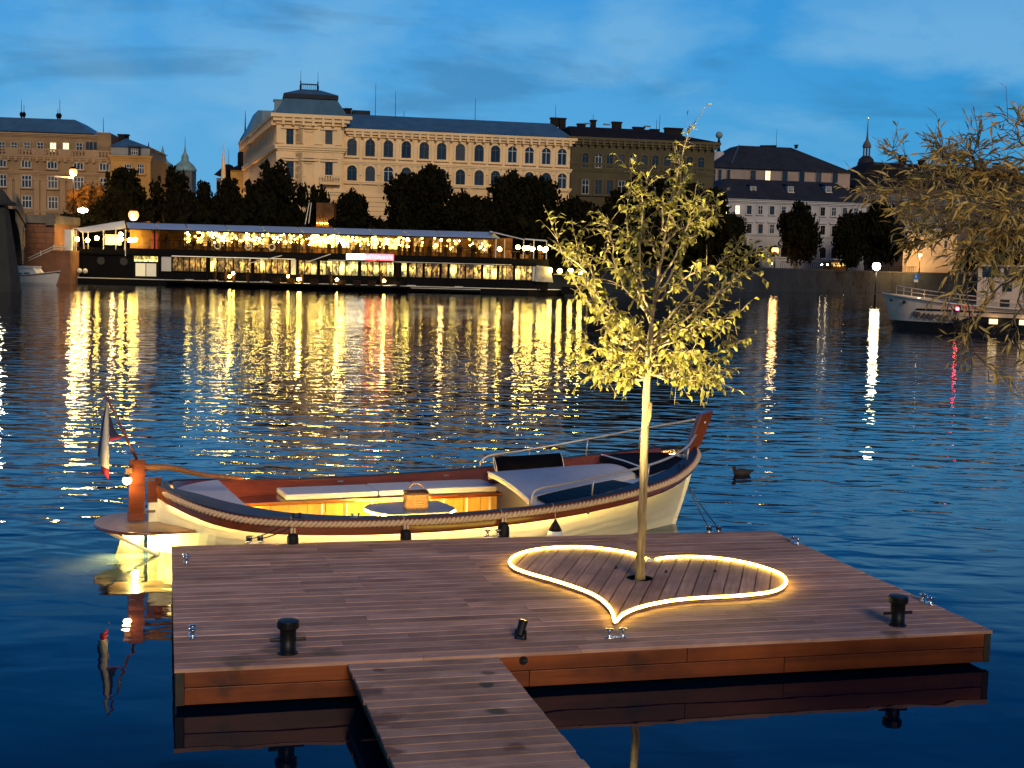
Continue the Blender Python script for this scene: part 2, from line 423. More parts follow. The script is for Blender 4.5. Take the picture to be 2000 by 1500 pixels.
# quay wall of cut stone: separate courses of blocks on the stretch that shows, right of the young tree
def mk_stone(name, c, var=.3, scale=.7, rough=.85):
    return mk(name, c, rough, 0, var, scale, bump=.5, bscale=9, detail=7)
M['quay'] = mk_stone('dark quay stone', (.016, .019, .022), .85, .16)
M['coping'] = mk_stone('quay coping stone', (.03, .03, .03), .25, .5)
def quay(pa, pb, label, blocks):
    d = np.array([pb[0] - pa[0], pb[1] - pa[1]]); Ln = np.linalg.norm(d); yaw = math.atan2(d[1], d[0])
    t = thing('quay_wall', label, 'quay wall', (pa[0], pa[1], 0), yaw)
    MB().box(0, .18, -2, Ln, 1.2, GZ - .28).build('core', M['quay'], t)
    c = MB()
    n = max(1, int(Ln / 2.4))
    for i in range(n): c.box(i * Ln / n + .015, -.08, GZ - .28, (i + 1) * Ln / n - .015, 1.3, GZ + .06)
    c.build('coping', M['coping'], t)
    if blocks:
        k = MB(); H = [(-.6, .0), (.02, .62), (.64, 1.2), (1.22, 1.76), (1.78, 2.3), (2.32, 2.86), (2.88, 3.45)]
        for r, (z0, z1) in enumerate(H):
            x = -random.random()
            while x < Ln:
                w = random.uniform(1.1, 1.9); x0, x1 = max(0, x), min(Ln, x + w)
                if x1 - x0 > .2: k.box(x0 + .012, random.uniform(-.03, .03), z0, x1 - .012, .2, z1)
                x += w
        o = k.build('stone_courses', M['quay'], t); o['kind'] = 'stuff'
    return t
quay(QE[0], QE[1], 'long dark quay wall behind the lit restaurant boat', False)
quay(QE[1], QE[2], 'dark stone quay wall seen behind the young yellow tree', True)
quay(QE[2], QE[3], 'mossy stone quay wall below the street lamp on the right', True)
quay(QE[3], QE[4], 'stone quay wall behind the moored grey boat', True)

# ================================================================== FLOATING DOCK
DZ = .316
d1, d2, d3, d4 = onz(343, 1308, DZ), onz(337, 1066, DZ), onz(1507, 1036, DZ), onz(1938, 1232, DZ)
DYAW = math.radians(14.49)
DK = Frame(d1, DYAW)
DW, DD = 6.71, 4.32
dock = thing('floating_dock', 'square wooden floating dock with heart shaped inlay and reddish side boards', 'dock', (d1[0], d1[1], 0), DYAW)
heart_px = [(1256,1091),(1238,1084),(1210,1079),(1180,1074.5),(1140,1071),(1100,1071),(1060,1074),(1030,1079),(1006,1087),(994,1098),(998,1108),(1014,1117),(1046,1127),(1080,1136),(1120,1149),(1150,1160),(1172,1172),(1188,1186),(1197,1200),(1200,1218),
            (1204,1217),(1212,1206),(1230,1196),(1260,1186),(1300,1178),(1340,1173),(1385,1170),(1430,1168),(1475,1164),(1505,1160),(1527,1152),(1537,1140),(1532,1129.5),(1520,1121),(1497,1113),(1467,1104),(1430,1096.5),(1392,1092),(1355,1090),(1320,1090.5),(1290,1093),(1276,1097),(1266,1096)]
HZ = DZ + .028
heart = [tuple(DK.xy(x, y, HZ)) for x, y in heart_px]
def smooth_closed(p, it=2):
    for _ in range(it):
        q = []
        for i in range(len(p)):
            a, b = p[i], p[(i + 1) % len(p)]
            q += [(a[0]*.75+b[0]*.25, a[1]*.75+b[1]*.25), (a[0]*.25+b[0]*.75, a[1]*.25+b[1]*.75)]
        p = q
    return p
HS = smooth_closed(heart, 2)
def board(x0, x1, y0, y1, z0, z1, c=.004):
    """one board with eased top edges"""
    b = MB()
    pr = [(y0, z0), (y1, z0), (y1, z1 - c), (y1 - c, z1), (y0 + c, z1), (y0, z1 - c)]
    vs = [(x0, y, z) for y, z in pr] + [(x1, y, z) for y, z in pr]
    n = 6
    return b.add(vs, [tuple(range(n))[::-1], tuple(range(n, 2*n))] + [(i, (i+1) % n, n+(i+1) % n, n+i) for i in range(n)])
NROW = 30
rw = DD / NROW
joints = {}
for r in range(NROW):
    y0, y1 = r * rw + .005, (r + 1) * rw - .005
    blk = r // 5
    rj = random.Random(blk * 13 + 5)
    js = sorted({round(rj.uniform(.9, 1.5), 2) + (.0 if r % 2 else .55), round(rj.uniform(2.4, 3.3), 2), round(rj.uniform(4.4, 5.2), 2) + (.3 if r % 2 else 0)}) if r not in (1, 2) else [3.2]
    xs = [-.01] + js + [DW + .01]
    for a, b in zip(xs[:-1], xs[1:]):
        dz = random.uniform(-.0025, .0015)
        cx = (a + b) / 2
        board(a + .0015 - cx, b - .0015 - cx, -(y1 - y0) / 2, (y1 - y0) / 2, -.026, 0).build('plank', M['deck'], dock, (cx, (y0 + y1) / 2, DZ + dz), random.uniform(-.0008, .0008))
# inlay boards of the heart: strips along a direction turned to the deck
ia = math.radians(-12.3 + 90) - DYAW           # direction of the inlay boards inside the dock frame
idr = np.array([math.cos(ia), math.sin(ia)]); ipr = np.array([math.sin(ia), -math.cos(ia)])
HP = np.array(HS); hu, hv = HP @ ipr, HP @ idr
wI = .137
u = math.floor(hu.min() / wI) * wI
tree_c = np.array(DK.xy(1250, 1129, HZ))
def strip_poly(u0, u1):
    """pieces of the heart between two parallel lines (sampled)"""
    P2 = []
    for uu in np.linspace(u0, u1, 5):
        cr = []
        for i in range(len(hu)):
            a, b = hu[i], hu[(i+1) % len(hu)]
            if (a - uu) * (b - uu) < 0:
                tt = (uu - a) / (b - a); cr.append(hv[i] + tt * (hv[(i+1) % len(hu)] - hv[i]))
        if len(cr) >= 2: P2.append((uu, min(cr), max(cr)))
    return P2
while u < hu.max():
    pp = strip_poly(max(u + .006, hu.min() + .01), min(u + wI - .006, hu.max() - .01))
    if len(pp) >= 2:
        # cut out the round tree opening
        lo = [(a, b) for a, b, _ in pp]; hi = [(a, c) for a, _, c in pp]
        tu, tv = tree_c @ ipr, tree_c @ idr; R = .125
        segs = [(lo, hi)]
        if any(abs(a - tu) < R for a, _ in lo):
            m1 = [(a, tv - math.sqrt(max(0, R*R - (a-tu)**2))) for a, _ in lo]; m2 = [(a, tv + math.sqrt(max(0, R*R - (a-tu)**2))) for a, _ in lo]
            segs = [(lo, m1), (m2, hi)]
        for l_, h_ in segs:
            pl = [np.array(a) for a in l_] + [np.array(a) for a in h_[::-1]]
            pl = [a[0] * ipr + a[1] * idr for a in pl]
            c = sum(pl) / len(pl)
            # local x along the board so the grain follows it
            loc = [((q - c) @ idr, (q - c) @ -ipr) for q in pl]
            MB().prism(loc[::-1], -.022, 0).build('inlay_plank', M['deck'], dock, (c[0], c[1], HZ + random.uniform(-.002, .001)), ia)
    u += wI
# black pit of the tree opening
MB().lathe([(.131, -.02), (.131, .004), (.122, .004), (.122, -.02)], 28).build('tree_opening_ring', M['black'], dock, (tree_c[0], tree_c[1], HZ - .003))
MB().lathe([(.128, -.001), (.128, .001)], 28).build('tree_opening_floor', M['rubber'], dock, (tree_c[0], tree_c[1], DZ + .004))
# reddish side boards on all four sides, two high
def fascia(ox, oy, rz, length, cuts):
    z = [(DZ - .028, DZ - .142), (DZ - .148, DZ - .272)]
    for k, (z1, z0) in enumerate(z):
        xs = [.0] + cuts[k] + [length]
        for a, b in zip(xs[:-1], xs[1:]):
            cx = (a + b) / 2; ca, sa = math.cos(rz), math.sin(rz)
            o = MB().box(a - cx + .002, -.035, z0 - z1, b - cx - .002, 0, 0).build('side_board', M['fascia'], dock, (ox + ca * cx, oy + sa * cx, z1), rz, .004)
fascia(.06, .045, 0, DW - .12, [[3.9], [1.38, 2.6, 4.75]])
fascia(DW - .045, .06, math.pi/2, DD - .12, [[], []])
fascia(DW - .06, DD - .045, math.pi, DW - .12, [[3.], [2.]])
fascia(.045, DD - .06, -math.pi/2, DD - .12, [[], []])
M['post'] = mk('blackened corner post', (.03, .026, .015), .7, 0, .5, 8)
for cx, cy in ((.0, .01), (DW - .06, .01), (.0, DD - .07), (DW - .06, DD - .07)):
    MB().box(cx, cy, DZ - .275, cx + .06, cy + .06, DZ - .03).build('corner_post', M['post'], dock)
for x0, x1 in ((.35, 1.15), (2.0, 3.1), (3.6, 4.7), (5.4, 6.35)):
    MB().box(x0, .16, -.3, x1, DD - .16, DZ - .05).build('float', M['rubber'], dock, bevel=.03)
MB().box(.14, .11, DZ - .27, DW - .14, .155, DZ - .03).build('inner_beam', M['post'], dock)
# round socket in the front boards right of the gangway
sx, sz = DK.xz(1022, 1289, .01)
MB().tube([(0, .02, 0), (0, -.008, 0)], .032, 18).build('socket_ring', M['black'], dock, (sx, .0, sz))
MB().box(-.004, -.02, -.004, .026, -.006, .004).build('socket_pin', M['chrome'], dock, (sx, .0, sz))
# small dark fittings screwed on the inlay
for i, (px, py) in enumerate(((1203, 1110), (1301, 1118), (1396, 1117))):
    q = DK.xy(px, py, HZ)
    f = MB().box(-.022, -.012, 0, .022, .012, .006); f.tube([(-.012, 0, .006), (-.008, 0, .024), (.008, 0, .024), (.012, 0, .006)], .005, 6)
    f.build('lifting_ring', M['black'], dock, (q[0], q[1], HZ), .6)
q = DK.xy(1242, 1137, HZ)
MB().box(-.02, -.015, 0, .02, .015, .02).build('small_bracket', M['chrome'], dock, (q[0], q[1], HZ), .3)

# heart of light
hl = thing('heart_light_tube', 'glowing heart outline of warm light tube lying on the deck', 'light tube', (d1[0], d1[1], 0), DYAW)
pts = [(x, y, HZ + .016) for x, y in HS]
k0 = min(range(len(HS)), key=lambda i: (HS[i][0] - heart[41][0])**2 + (HS[i][1] - heart[41][1])**2)
pts = pts[k0+2:] + pts[:k0-1]
MB().tube(pts, .0145, 8).build('light_tube', M['led_warm'], hl, smooth=True)
MB().tube([(x, y, HZ + .002) for x, y, _ in pts], .012, 6).build('channel', M['chrome'], hl, smooth=True)
q = pts[0]
MB().box(-.03, -.02, 0, .03, .02, .03).build('end_cap', M['white_gel'], hl, (q[0], q[1], HZ))

# ------------------------------------------------------------------ gangway
gx0 = DK.xy(680, 1297, DZ - .01)[0]; gx1 = DK.xy(967, 1277, DZ - .01)[0]
gw = gx1 - gx0
g0 = DK.wld(gx0, -.03, 0)
gang = thing('gangway', 'plank gangway leading from the bank onto the dock', 'gangway', g0, DYAW)
yy = 0.
i = 0
while yy > -7.2:
    w = .145
    board(-gw/2 + random.uniform(-.006, .004), gw/2 + random.uniform(-.004, .006), -w/2 + .004, w/2 - .004, -.028, 0).build('plank', M['gang'], gang, (gw/2, yy - w/2, DZ - .012 + random.uniform(-.003, .003)), random.uniform(-.003, .003))
    yy -= w
for x in (.02, gw - .07):
    MB().box(x, -7.2, DZ - .13, x + .05, 0, DZ - .044).build('side_beam', M['post'], gang)

# ------------------------------------------------------------------ bollards and cleats
def make_bollard(label, px, py):
    q = DK.wld(*DK.xy(px, py, DZ), 0)
    t = thing('bollard', label, 'bollard', (q[0], q[1], DZ), DYAW, 'black bollards on the dock')
    MB().lathe([(.078, 0), (.078, .012), (.062, .014), (.062, .19), (.066, .195)], 24).build('post', M['black'], t, smooth=True)
    MB().lathe([(.066, .192), (.078, .196), (.084, .206), (.084, .246), (.078, .256), (.02, .259)], 24).build('cap', M['black'], t)
    MB().tube([(-.135, 0, .108), (.135, 0, .108)], .013, 10).build('crossbar', M['black'], t)
    return t
b0 = make_bollard('black bollard with cross pin left of the gangway', 562, 1276)
q = DK.wld(*DK.xy(1752, 1221, DZ), 0)
copy_thing(b0, (q[0], q[1], DZ), DYAW, 'black bollard with cross pin near the right dock corner', 'black bollards on the dock')
def make_cleat():
    t = thing('mooring_cleat', 'c', 'cleat', group='chrome mooring cleats on the dock')
    pl = [(.085*math.cos(a) + (.045 if math.cos(a) > 0 else -.045), .03*math.sin(a)) for a in np.linspace(0, 2*math.pi, 20, endpoint=False)]
    MB().prism([(x*.75, y) for x, y in pl], 0, .008).build('base_plate', M['chrome'], t, bevel=.002)
    for x in (-.058, .058):
        MB().lathe([(.024, .008), (.015, .016), (.0125, .035), (.014, .055), (.03, .063), (.036, .069), (.033, .075), (.01, .079)], 18, (x, 0, 0)).build('horn_post', M['chrome'], t, smooth=True)
    return t
cl = None
for px, py, a, lab in ((1203, 1246, 0, 'chrome double cleat below the tip of the light heart'),
                       (364, 1099, 90, 'chrome cleat at the far left corner of the dock'),
                       (376, 1243, 90, 'chrome cleat on the left dock edge level with the bollard'),
                       (1810, 1178, 90, 'chrome cleat on the right dock edge beside the bollard'),
                       (1553, 1062, 90, 'chrome cleat on the right dock edge near its far corner'),
                       (1394, 1040, 0, 'chrome cleat at the far dock edge with the bow ropes tied on'),
                       (497, 1061, 0, 'chrome cleat at the far dock edge with the stern ropes tied on'),
                       (962, 1048, 0, 'chrome cleat at the far dock edge beside the bottle shaped fender')):
    q = DK.wld(*DK.xy(px, py, DZ), 0)
    if cl is None:
        cl = make_cleat(); cl.location = (q[0], q[1], DZ + .001); cl.rotation_euler = (0, 0, DYAW + math.radians(a)); cl['label'] = lab
    else: copy_thing(cl, (q[0], q[1], DZ + .001), DYAW + math.radians(a), lab)

# ------------------------------------------------------------------ flood lamp lighting the tree
TB = DK.wld(tree_c[0], tree_c[1], DZ)
q = DK.wld(*DK.xy(1017, 1248, DZ), 0)
sp_ = thing('floodlight', 'small black floodlight on the deck aimed up at the tree', 'floodlight', (q[0], q[1], DZ), math.atan2(TB[1]-q[1], TB[0]-q[0]) - math.pi/2)
f = MB()
for x in (-.042, .042): f.box(x - .005, -.012, 0, x + .005, .012, .075)
f.box(-.047, -.02, 0, .047, .02, .006)
f.build('yoke', M['black'], sp_)
ax_ = np.array([0, math.cos(math.radians(60)), math.sin(math.radians(60))]); c_ = np.array([0, 0, .075])
hd = MB().tube([c_ - ax_*.055, c_ - ax_*.05, c_ + ax_*.06, c_ + ax_*.075], [.022, .034, .036, .04], 18)
hd.build('lamp_head', M['black'], sp_, smooth=False)
MB().tube([c_ + ax_*.0755, c_ + ax_*.077], .034, 18).build('lens', M['led_warm'], sp_)
l = bpy.data.lights.new('floodlight_beam', 'SPOT'); l.energy = 3700; l.color = (1, .84, .42); l.spot_size = math.radians(86); l.spot_blend = .65; l.shadow_soft_size = .03
lo = bpy.data.objects.new('floodlight_beam', l); COL.objects.link(lo); lo.parent = sp_
lo.location = tuple(c_ + ax_*.085); 
lo.rotation_euler = Vector(ax_).to_track_quat('-Z', 'Y').to_euler()

# ================================================================== PLANTS NEAR THE VIEWER
def mk_leaf(name, a, b, trl=.35, rough=.55):
    m = bpy.data.materials.new(name); m.use_nodes = True
    t = m.node_tree; p = t.nodes['Principled BSDF']; L = t.links.new
    g = N(t, 'ShaderNodeNewGeometry'); nz = N(t, 'ShaderNodeTexNoise', i_Scale=9., i_Detail=2.)
    L(g.outputs['Position'], nz.inputs['Vector'])
    rp = ramp(t, [(.35, a), (.65, b)]); L(nz.outputs['Fac'], rp.inputs[0])
    L(rp.outputs[0], p.inputs['Base Color']); p.inputs['Roughness'].default_value = rough
    p.inputs['Specular IOR Level'].default_value = .3 if trl > .15 else .05
    tr = N(t, 'ShaderNodeBsdfTranslucent'); L(rp.outputs[0], tr.inputs[0])
    mx = N(t, 'ShaderNodeMixShader', i_0=trl); L(p.outputs[0], mx.inputs[1]); L(tr.outputs[0], mx.inputs[2])
    L(mx.outputs[0], t.nodes['Material Output'].inputs[0])
    return m
M['leaf'] = mk_leaf('yellow green leaf', (.15, .135, .018), (.42, .37, .075))
M['willow_leaf'] = mk_leaf('tan willow leaf', (.44, .26, .05), (.88, .60, .17), .38)
M['bark'] = mk('young pale bark', (.30, .20, .09), .85, 0, .55, 5, stretch=(7, 7, .7), bump=1.0, bscale=14, c2=(.52, .40, .22))
M['twig'] = mk('dark twig bark', (.10, .07, .04), .8, 0, .3, 20)
def leaf_shape(Ln, Wd, fold, curl):
    """ovate folded leaf along +x: midrib and two halves, 12 triangles"""
    xs = [0, .22, .5, .78, 1.]; ws = [0, .8, 1., .62, 0]
    v = []; 
    for x, w in zip(xs, ws):
        zc = -curl * x * x * Ln
        v.append((x*Ln, 0, zc))
        if w: v += [(x*Ln, w*Wd/2, zc + fold*w*Wd/2), (x*Ln, -w*Wd/2, zc + fold*w*Wd/2)]
    f = [(0,1,2),(0,3,1),(1,4,5,2),(1,3,6,4),(4,7,8,5),(4,6,9,7),(7,10,8),(7,9,10)]
    return np.array(v), f
def rot_to(d, roll):
    d = d / np.linalg.norm(d); up = np.array([0, 0, 1.]); s = np.cross(up, d)
    if np.linalg.norm(s) < .05: s = np.array([1., 0, 0])
    s /= np.linalg.norm(s); n = np.cross(d, s)
    c, k = math.cos(roll), math.sin(roll)
    return np.stack([d, s*c + n*k, -s*k + n*c], 1)
def leaves(thing_, spots, shapes, mat, cam_dist, nparts=300):
    """spots: (pos, dir, roll, scale). The largest in view become single leaves, the rest one foliage mesh"""
    meshes = []
    for v, f in shapes:
        me = bpy.data.meshes.new('leaf'); me.from_pydata([tuple(q) for q in v], [], f); me.materials.append(mat); me.update(); meshes.append(me)
    spots = sorted(spots, key=lambda s: -s[3] / np.linalg.norm(s[0] - CC))
    base = np.array(thing_.location)
    for p, d, r, s in spots[:nparts]:
        o = link('leaf', random.choice(meshes), thing_)
        Rm = rot_to(d, r) * s; q = p - base
        o.matrix_local = Matrix([[*Rm[0], q[0]], [*Rm[1], q[1]], [*Rm[2], q[2]], [0, 0, 0, 1]])
    b = MB(); 
    for p, d, r, s in spots[nparts:]:
        v, f = random.choice(shapes); b.add((v @ (rot_to(d, r) * s).T) + p - base, f)
    o = b.build('foliage', mat, thing_); o['kind'] = 'stuff'
def polyline(pts, n=7, wob=.0):
    pts = np.array(pts); t = np.linspace(0, len(pts) - 1, n); k = np.arange(len(pts))
    q = np.stack([hermite(k, pts[:, i])(t) for i in range(3)], 1)
    q[1:-1] += rng.normal(0, wob, (n - 2, 3)); return q

# ------------------------------------------------------------------ young tree in the heart
tt = thing('young_tree', 'slender young tree with yellow green leaves growing through the heart inlay', 'tree', tuple(TB))
def T(px, py, dy=0.): return atY(px, py, TB[1] + dy) - np.array(TB)
trunk = [T(1250, 1131), T(1251, 1090), T(1254, 1020), T(1257, 940), T(1260, 850), T(1263, 780), T(1265, 735), T(1268, 690), T(1272, 640)]
trunk = polyline(trunk, 26, .0035)
rr = np.interp(np.linspace(0, 1, 26), [0, .04, .3, .7, .85, 1], [.052, .046, .041, .036, .033, .026]) * (1 + rng.normal(0, .025, 26))
tb = MB().tube(trunk, rr, 12)
stub = [T(1263, 830, -.03), T(1269, 812, -.035), T(1271, 786, -.04)]
tb.tube(stub, [.02, .018, .016], 8)
tb.build('trunk', M['bark'], tt, smooth=True)
leader = [T(1265, 735), T(1272, 640), T(1285, 540, .05), T(1300, 450, .05), T(1318, 370, .03), T(1336, 290), T(1352, 245, -.02), T(1384, 203, -.02)]
# (points in the photo, depth at the end, leaf density)
br = [([(1265,735),(1215,738),(1165,715)], -.2, 1.), ([(1266,728),(1200,700),(1128,655)], .15, 1.), ([(1264,740),(1200,745),(1140,728)], .5, 1.),
      ([(1267,728),(1330,740),(1400,750)], -.25, 1.), ([(1268,715),(1360,700),(1446,668)], .2, 1.), ([(1266,735),(1340,720),(1418,722)], .55, .9), ([(1267,730),(1345,745),(1405,742)], .1, .9),
      ([(1268,705),(1200,650),(1130,560),(1078,440)], -.1, .75), ([(1268,700),(1190,640),(1150,560),(1118,440)], .3, .75), ([(1270,690),(1200,610),(1150,520),(1100,490)], .5, .7),
      ([(1269,690),(1190,620),(1128,520)], -.5, .9), ([(1270,680),(1340,640),(1420,560),(1488,505)], 0, .8), ([(1272,670),(1370,600),(1440,530),(1470,480)], .35, .75), ([(1270,690),(1360,650),(1445,610)], -.4, .95),
      ([(1272,660),(1340,580),(1400,520),(1440,480)], .6, .6), ([(1272,640),(1240,540),(1225,440),(1232,340)], .1, .85), ([(1273,630),(1250,520),(1255,420),(1262,350)], -.25, .75),
      ([(1273,620),(1210,540),(1190,450),(1185,430)], .35, .7), ([(1278,590),(1330,500),(1365,430),(1385,395)], .1, .8), ([(1280,570),(1330,480),(1350,420),(1355,390)], -.3, .7),
      ([(1285,540),(1310,450),(1320,390),(1345,350)], .3, .8), ([(1275,620),(1240,560),(1180,500)], -.45, .8), ([(1275,600),(1320,560),(1380,520)], -.5, .8),
      ([(1270,680),(1240,640),(1190,610)], -.7, 1.), ([(1270,680),(1310,650),(1370,640)], -.7, 1.), ([(1268,700),(1230,690),(1180,680)], -.75, 1.), ([(1268,700),(1300,690),(1350,690)], -.8, 1.),
      ([(1268,720),(1250,715),(1225,725)], -.8, 1.), ([(1268,715),(1290,710),(1320,725)], .85, .8), ([(1268,700),(1240,670),(1210,640)], .9, .8), ([(1270,680),(1300,640),(1330,600)], .9, .7),
      ([(1300,450),(1290,400),(1245,385)], -.1, .7), ([(1310,400),(1330,350),(1320,300)], .05, .6), ([(1295,480),(1340,440),(1395,425)], -.15, .7), ([(1290,500),(1260,470),(1220,470)], .1, .7)]
bb = MB(); spots = []
LDIR = np.array([0, 0, -.35])
def put_leaf(p, d, s=1.):
    spots.append((p + np.array(TB), d, random.uniform(-1.1, 1.1), s * random.uniform(.5, 1.1)))
def twig_leaves(pts, dens, step=.05):
    pts = np.array(pts); Ls = np.linalg.norm(np.diff(pts, axis=0), axis=1); tot = Ls.sum(); cum = np.r_[0, np.cumsum(Ls)]
    s = random.uniform(0, step)
    while s < tot:
        i = min(np.searchsorted(cum, s, side='right') - 1, len(Ls) - 1); q = pts[i] + (pts[i+1] - pts[i]) * ((s - cum[i]) / Ls[i])
        d = (pts[i+1] - pts[i]) / Ls[i]
        if random.random() < dens:
            dd = d * .5 + rng.normal(0, .6, 3) + LDIR
            put_leaf(q, dd)
        s += step * random.uniform(.6, 1.4)
for pxs, dep, dens in br:
    n = len(pxs); p = [T(x, y, dep * (i / (n - 1)) ** .8) for i, (x, y) in enumerate(pxs)]
    q = polyline(p, 4 * n, .012)
    bb.tube(q, np.linspace(.0125, .003, len(q)), 6)
    k0 = int(len(q) * .25)
    twig_leaves(q[k0:], dens * .8, .055)
    for i in range(k0, len(q)):
        for _ in range(3):
            d = (q[i] - q[i-1]); d = d / np.linalg.norm(d) * .6 + rng.normal(0, .55, 3) + np.array([0, 0, .22])
            d /= np.linalg.norm(d); ln = random.uniform(.10, .26)
            tw = [q[i], q[i] + d * ln * .5, q[i] + d * ln + np.array([0, 0, -.025])]
            bb.tube(tw, [.003, .0022, .0012], 4)
            twig_leaves(tw, dens * .85, .048)
q = polyline(leader, 30, .008)
bb.tube(q, np.interp(np.linspace(0, 1, 30), [0, .5, .8, 1], [.024, .011, .006, .002]), 7)
twig_leaves(q[5:22], .6, .045)
for i in range(6, 26):
    for _ in range(3):
        d = rng.normal(0, .7, 3) + np.array([0, 0, .4]); d /= np.linalg.norm(d); ln = random.uniform(.08, .2) * (1 if i < 20 else .55)
        tw = [q[i], q[i] + d * ln]; bb.tube(tw, [.003, .0012], 4); twig_leaves(tw, .6 if i < 19 else .3, .05)
put_leaf(T(1345, 215), np.array([-.5, 0, -.8]), 1.); put_leaf(T(1382, 205), np.array([.6, 0, .5]), .7)
bb.build('branches', M['bark'], tt, smooth=True)
leaves(tt, spots, [leaf_shape(.078, .043, .35, .35), leaf_shape(.070, .040, .15, .7), leaf_shape(.082, .038, .7, .2)], M['leaf'], 13)
print('young tree leaves', len(spots))

# ------------------------------------------------------------------ willow reaching in from the right
WY = 6.4
root = np.array([4.15, 6.6, 1.7])
wt = thing('willow_tree', 'willow branch with narrow tan leaves reaching in at the right edge', 'tree', tuple(root))
def WP(px, py, dy=0.): return atY(px, py, WY + dy) - root
wb = MB()
tk = polyline([np.array([0, 0, -.1]), np.array([.02, 0, 1.2]), np.array([-.02, .02, 2.2]), WP(2160, 300)], 14, .01)
MB().tube(tk, np.linspace(.2, .05, 14), 12).build('trunk', M['bark'], wt, smooth=True)
wbr = [([(2160,480),(2060,420),(1960,395),(1860,380),(1760,372),(1690,372)], -.2, 9), ([(2160,430),(2060,380),(1960,350),(1880,325),(1850,305)], .1, 9), ([(2160,430),(2050,350),(1990,310),(1880,320),(1800,345)], .3, 9),
       ([(2160,400),(2050,320),(1990,270),(1955,225)], -.1, 6), ([(2160,390),(2070,290),(2020,260),(1990,230)], .1, 5), ([(2160,520),(2040,450),(1940,440),(1850,440),(1780,430)], -.3, 10), ([(2160,500),(2020,430),(1900,420),(1810,400),(1750,395)], .2, 10),
       ([(2160,520),(2000,430),(1900,470),(1860,540),(1850,600)], .1, 3), ([(2160,520),(2020,440),(1930,480),(1890,580),(1900,680),(1970,740)], -.2, 3), ([(2160,560),(2040,520),(1960,560),(1900,640),(1882,700)], .2, 4),
       ([(2160,540),(2080,500),(2000,540),(1985,640),(1990,700)], 0, 7), ([(2160,420),(2060,380),(1990,370),(1930,360),(1880,380)], .5, 10), ([(2160,470),(2050,430),(1980,460),(1940,500),(1930,545)], .4, 9), ([(2160,470),(2060,440),(1990,430),(1900,385),(1850,350)], -.5, 10),
       ([(1980,330),(1930,330),(1905,300),(1910,262)], 0, 9), ([(1900,330),(1860,330),(1842,310),(1835,285)], 0, 9), ([(1890,370),(1820,345),(1760,305),(1742,288)], 0, 4), ([(1900,420),(1850,460),(1800,470),(1790,468)], -.1, 9), ([(2000,380),(1960,420),(1960,470),(1945,500)], .2, 10),
       ([(1960,400),(1915,430),(1900,480),(1880,500)], -.3, 10), ([(2060,420),(2000,400),(1960,440),(2000,500)], -.4, 9), ([(2100,340),(2000,330),(1950,345),(1925,355)], .1, 8)]
spots = []
for pxs, dep, dens in wbr:
    n = len(pxs); p = [WP(x, y, dep * i / (n - 1)) for i, (x, y) in enumerate(pxs)]
    q = polyline(p, 5 * n, .008)
    wb.tube(q, np.linspace(.0085, .0014, len(q)), 5)
    for i in range(int(len(q) * .3), len(q)):
        for _ in range(max(2, dens // 3)):
            d = q[i] - q[i-1]; d = d / np.linalg.norm(d) * .9 + rng.normal(0, .5, 3); d /= np.linalg.norm(d); ln = random.uniform(.05, .17)
            tw = [q[i], q[i] + d * ln]
            wb.tube(tw, [.0016, .0008], 4)
            for s in np.arange(.15, 1.05, .16):
                if random.random() < .24 + .045 * dens:
                    dd = d * .9 + rng.normal(0, .38, 3)
                    spots.append((tw[0] + (tw[1] - tw[0]) * s + root, dd, random.uniform(-1.5, 1.5), random.uniform(.6, 1.25)))
wb.build('branches', M['twig'], wt, smooth=True)
leaves(wt, spots, [leaf_shape(.056, .0090, .3, .25), leaf_shape(.052, .008, .2, -.2), leaf_shape(.060, .0105, .4, .5)], M['willow_leaf'], 6)
print('willow leaves', len(spots))

# ------------------------------------------------------------------ duck
q = onz(1450, 928, 0)
dk = thing('duck', 'small dark duck swimming beyond the bow of the boat', 'duck', (q[0], q[1], 0), math.radians(200))
M['duck'] = mk('brown duck feathers', (.03, .022, .016), .8, 0, .4, 30)
prof = [(.001, -.17), (.03, -.155), (.065, -.10), (.085, -.02), (.085, .05), (.06, .12), (.025, .155), (.001, .165)]
b = MB()
rows = []
for r, x in prof: rows.append([(x, r * math.cos(a) * .95, .035 + r * math.sin(a) * .85 + (.03 if x < -.12 else 0)) for a in np.linspace(0, 2*math.pi, 13)])
b.grid(rows); b.tube([(.11, 0, .06), (.135, 0, .085), (.15, 0, .10)], [.04, .028, .03], 10)
b.sphere((.16, 0, .112), .038, 10, 6)
b.build('body', M['duck'], dk, smooth=True)
MB().hexa([(.19, -.014, .099), (.245, -.016, .095), (.245, .016, .095), (.19, .014, .099), (.19, -.012, .115), (.245, -.012, .101), (.245, .012, .101), (.19, .012, .115)]).build('bill', M['wicker'], dk)
MB().hexa([(-.13, -.04, .045), (-.21, -.02, .075), (-.21, .02, .075), (-.13, .04, .045), (-.13, -.04, .07), (-.21, -.02, .085), (-.21, .02, .085), (-.13, .04, .07)]).build('tail', M['duck'], dk)

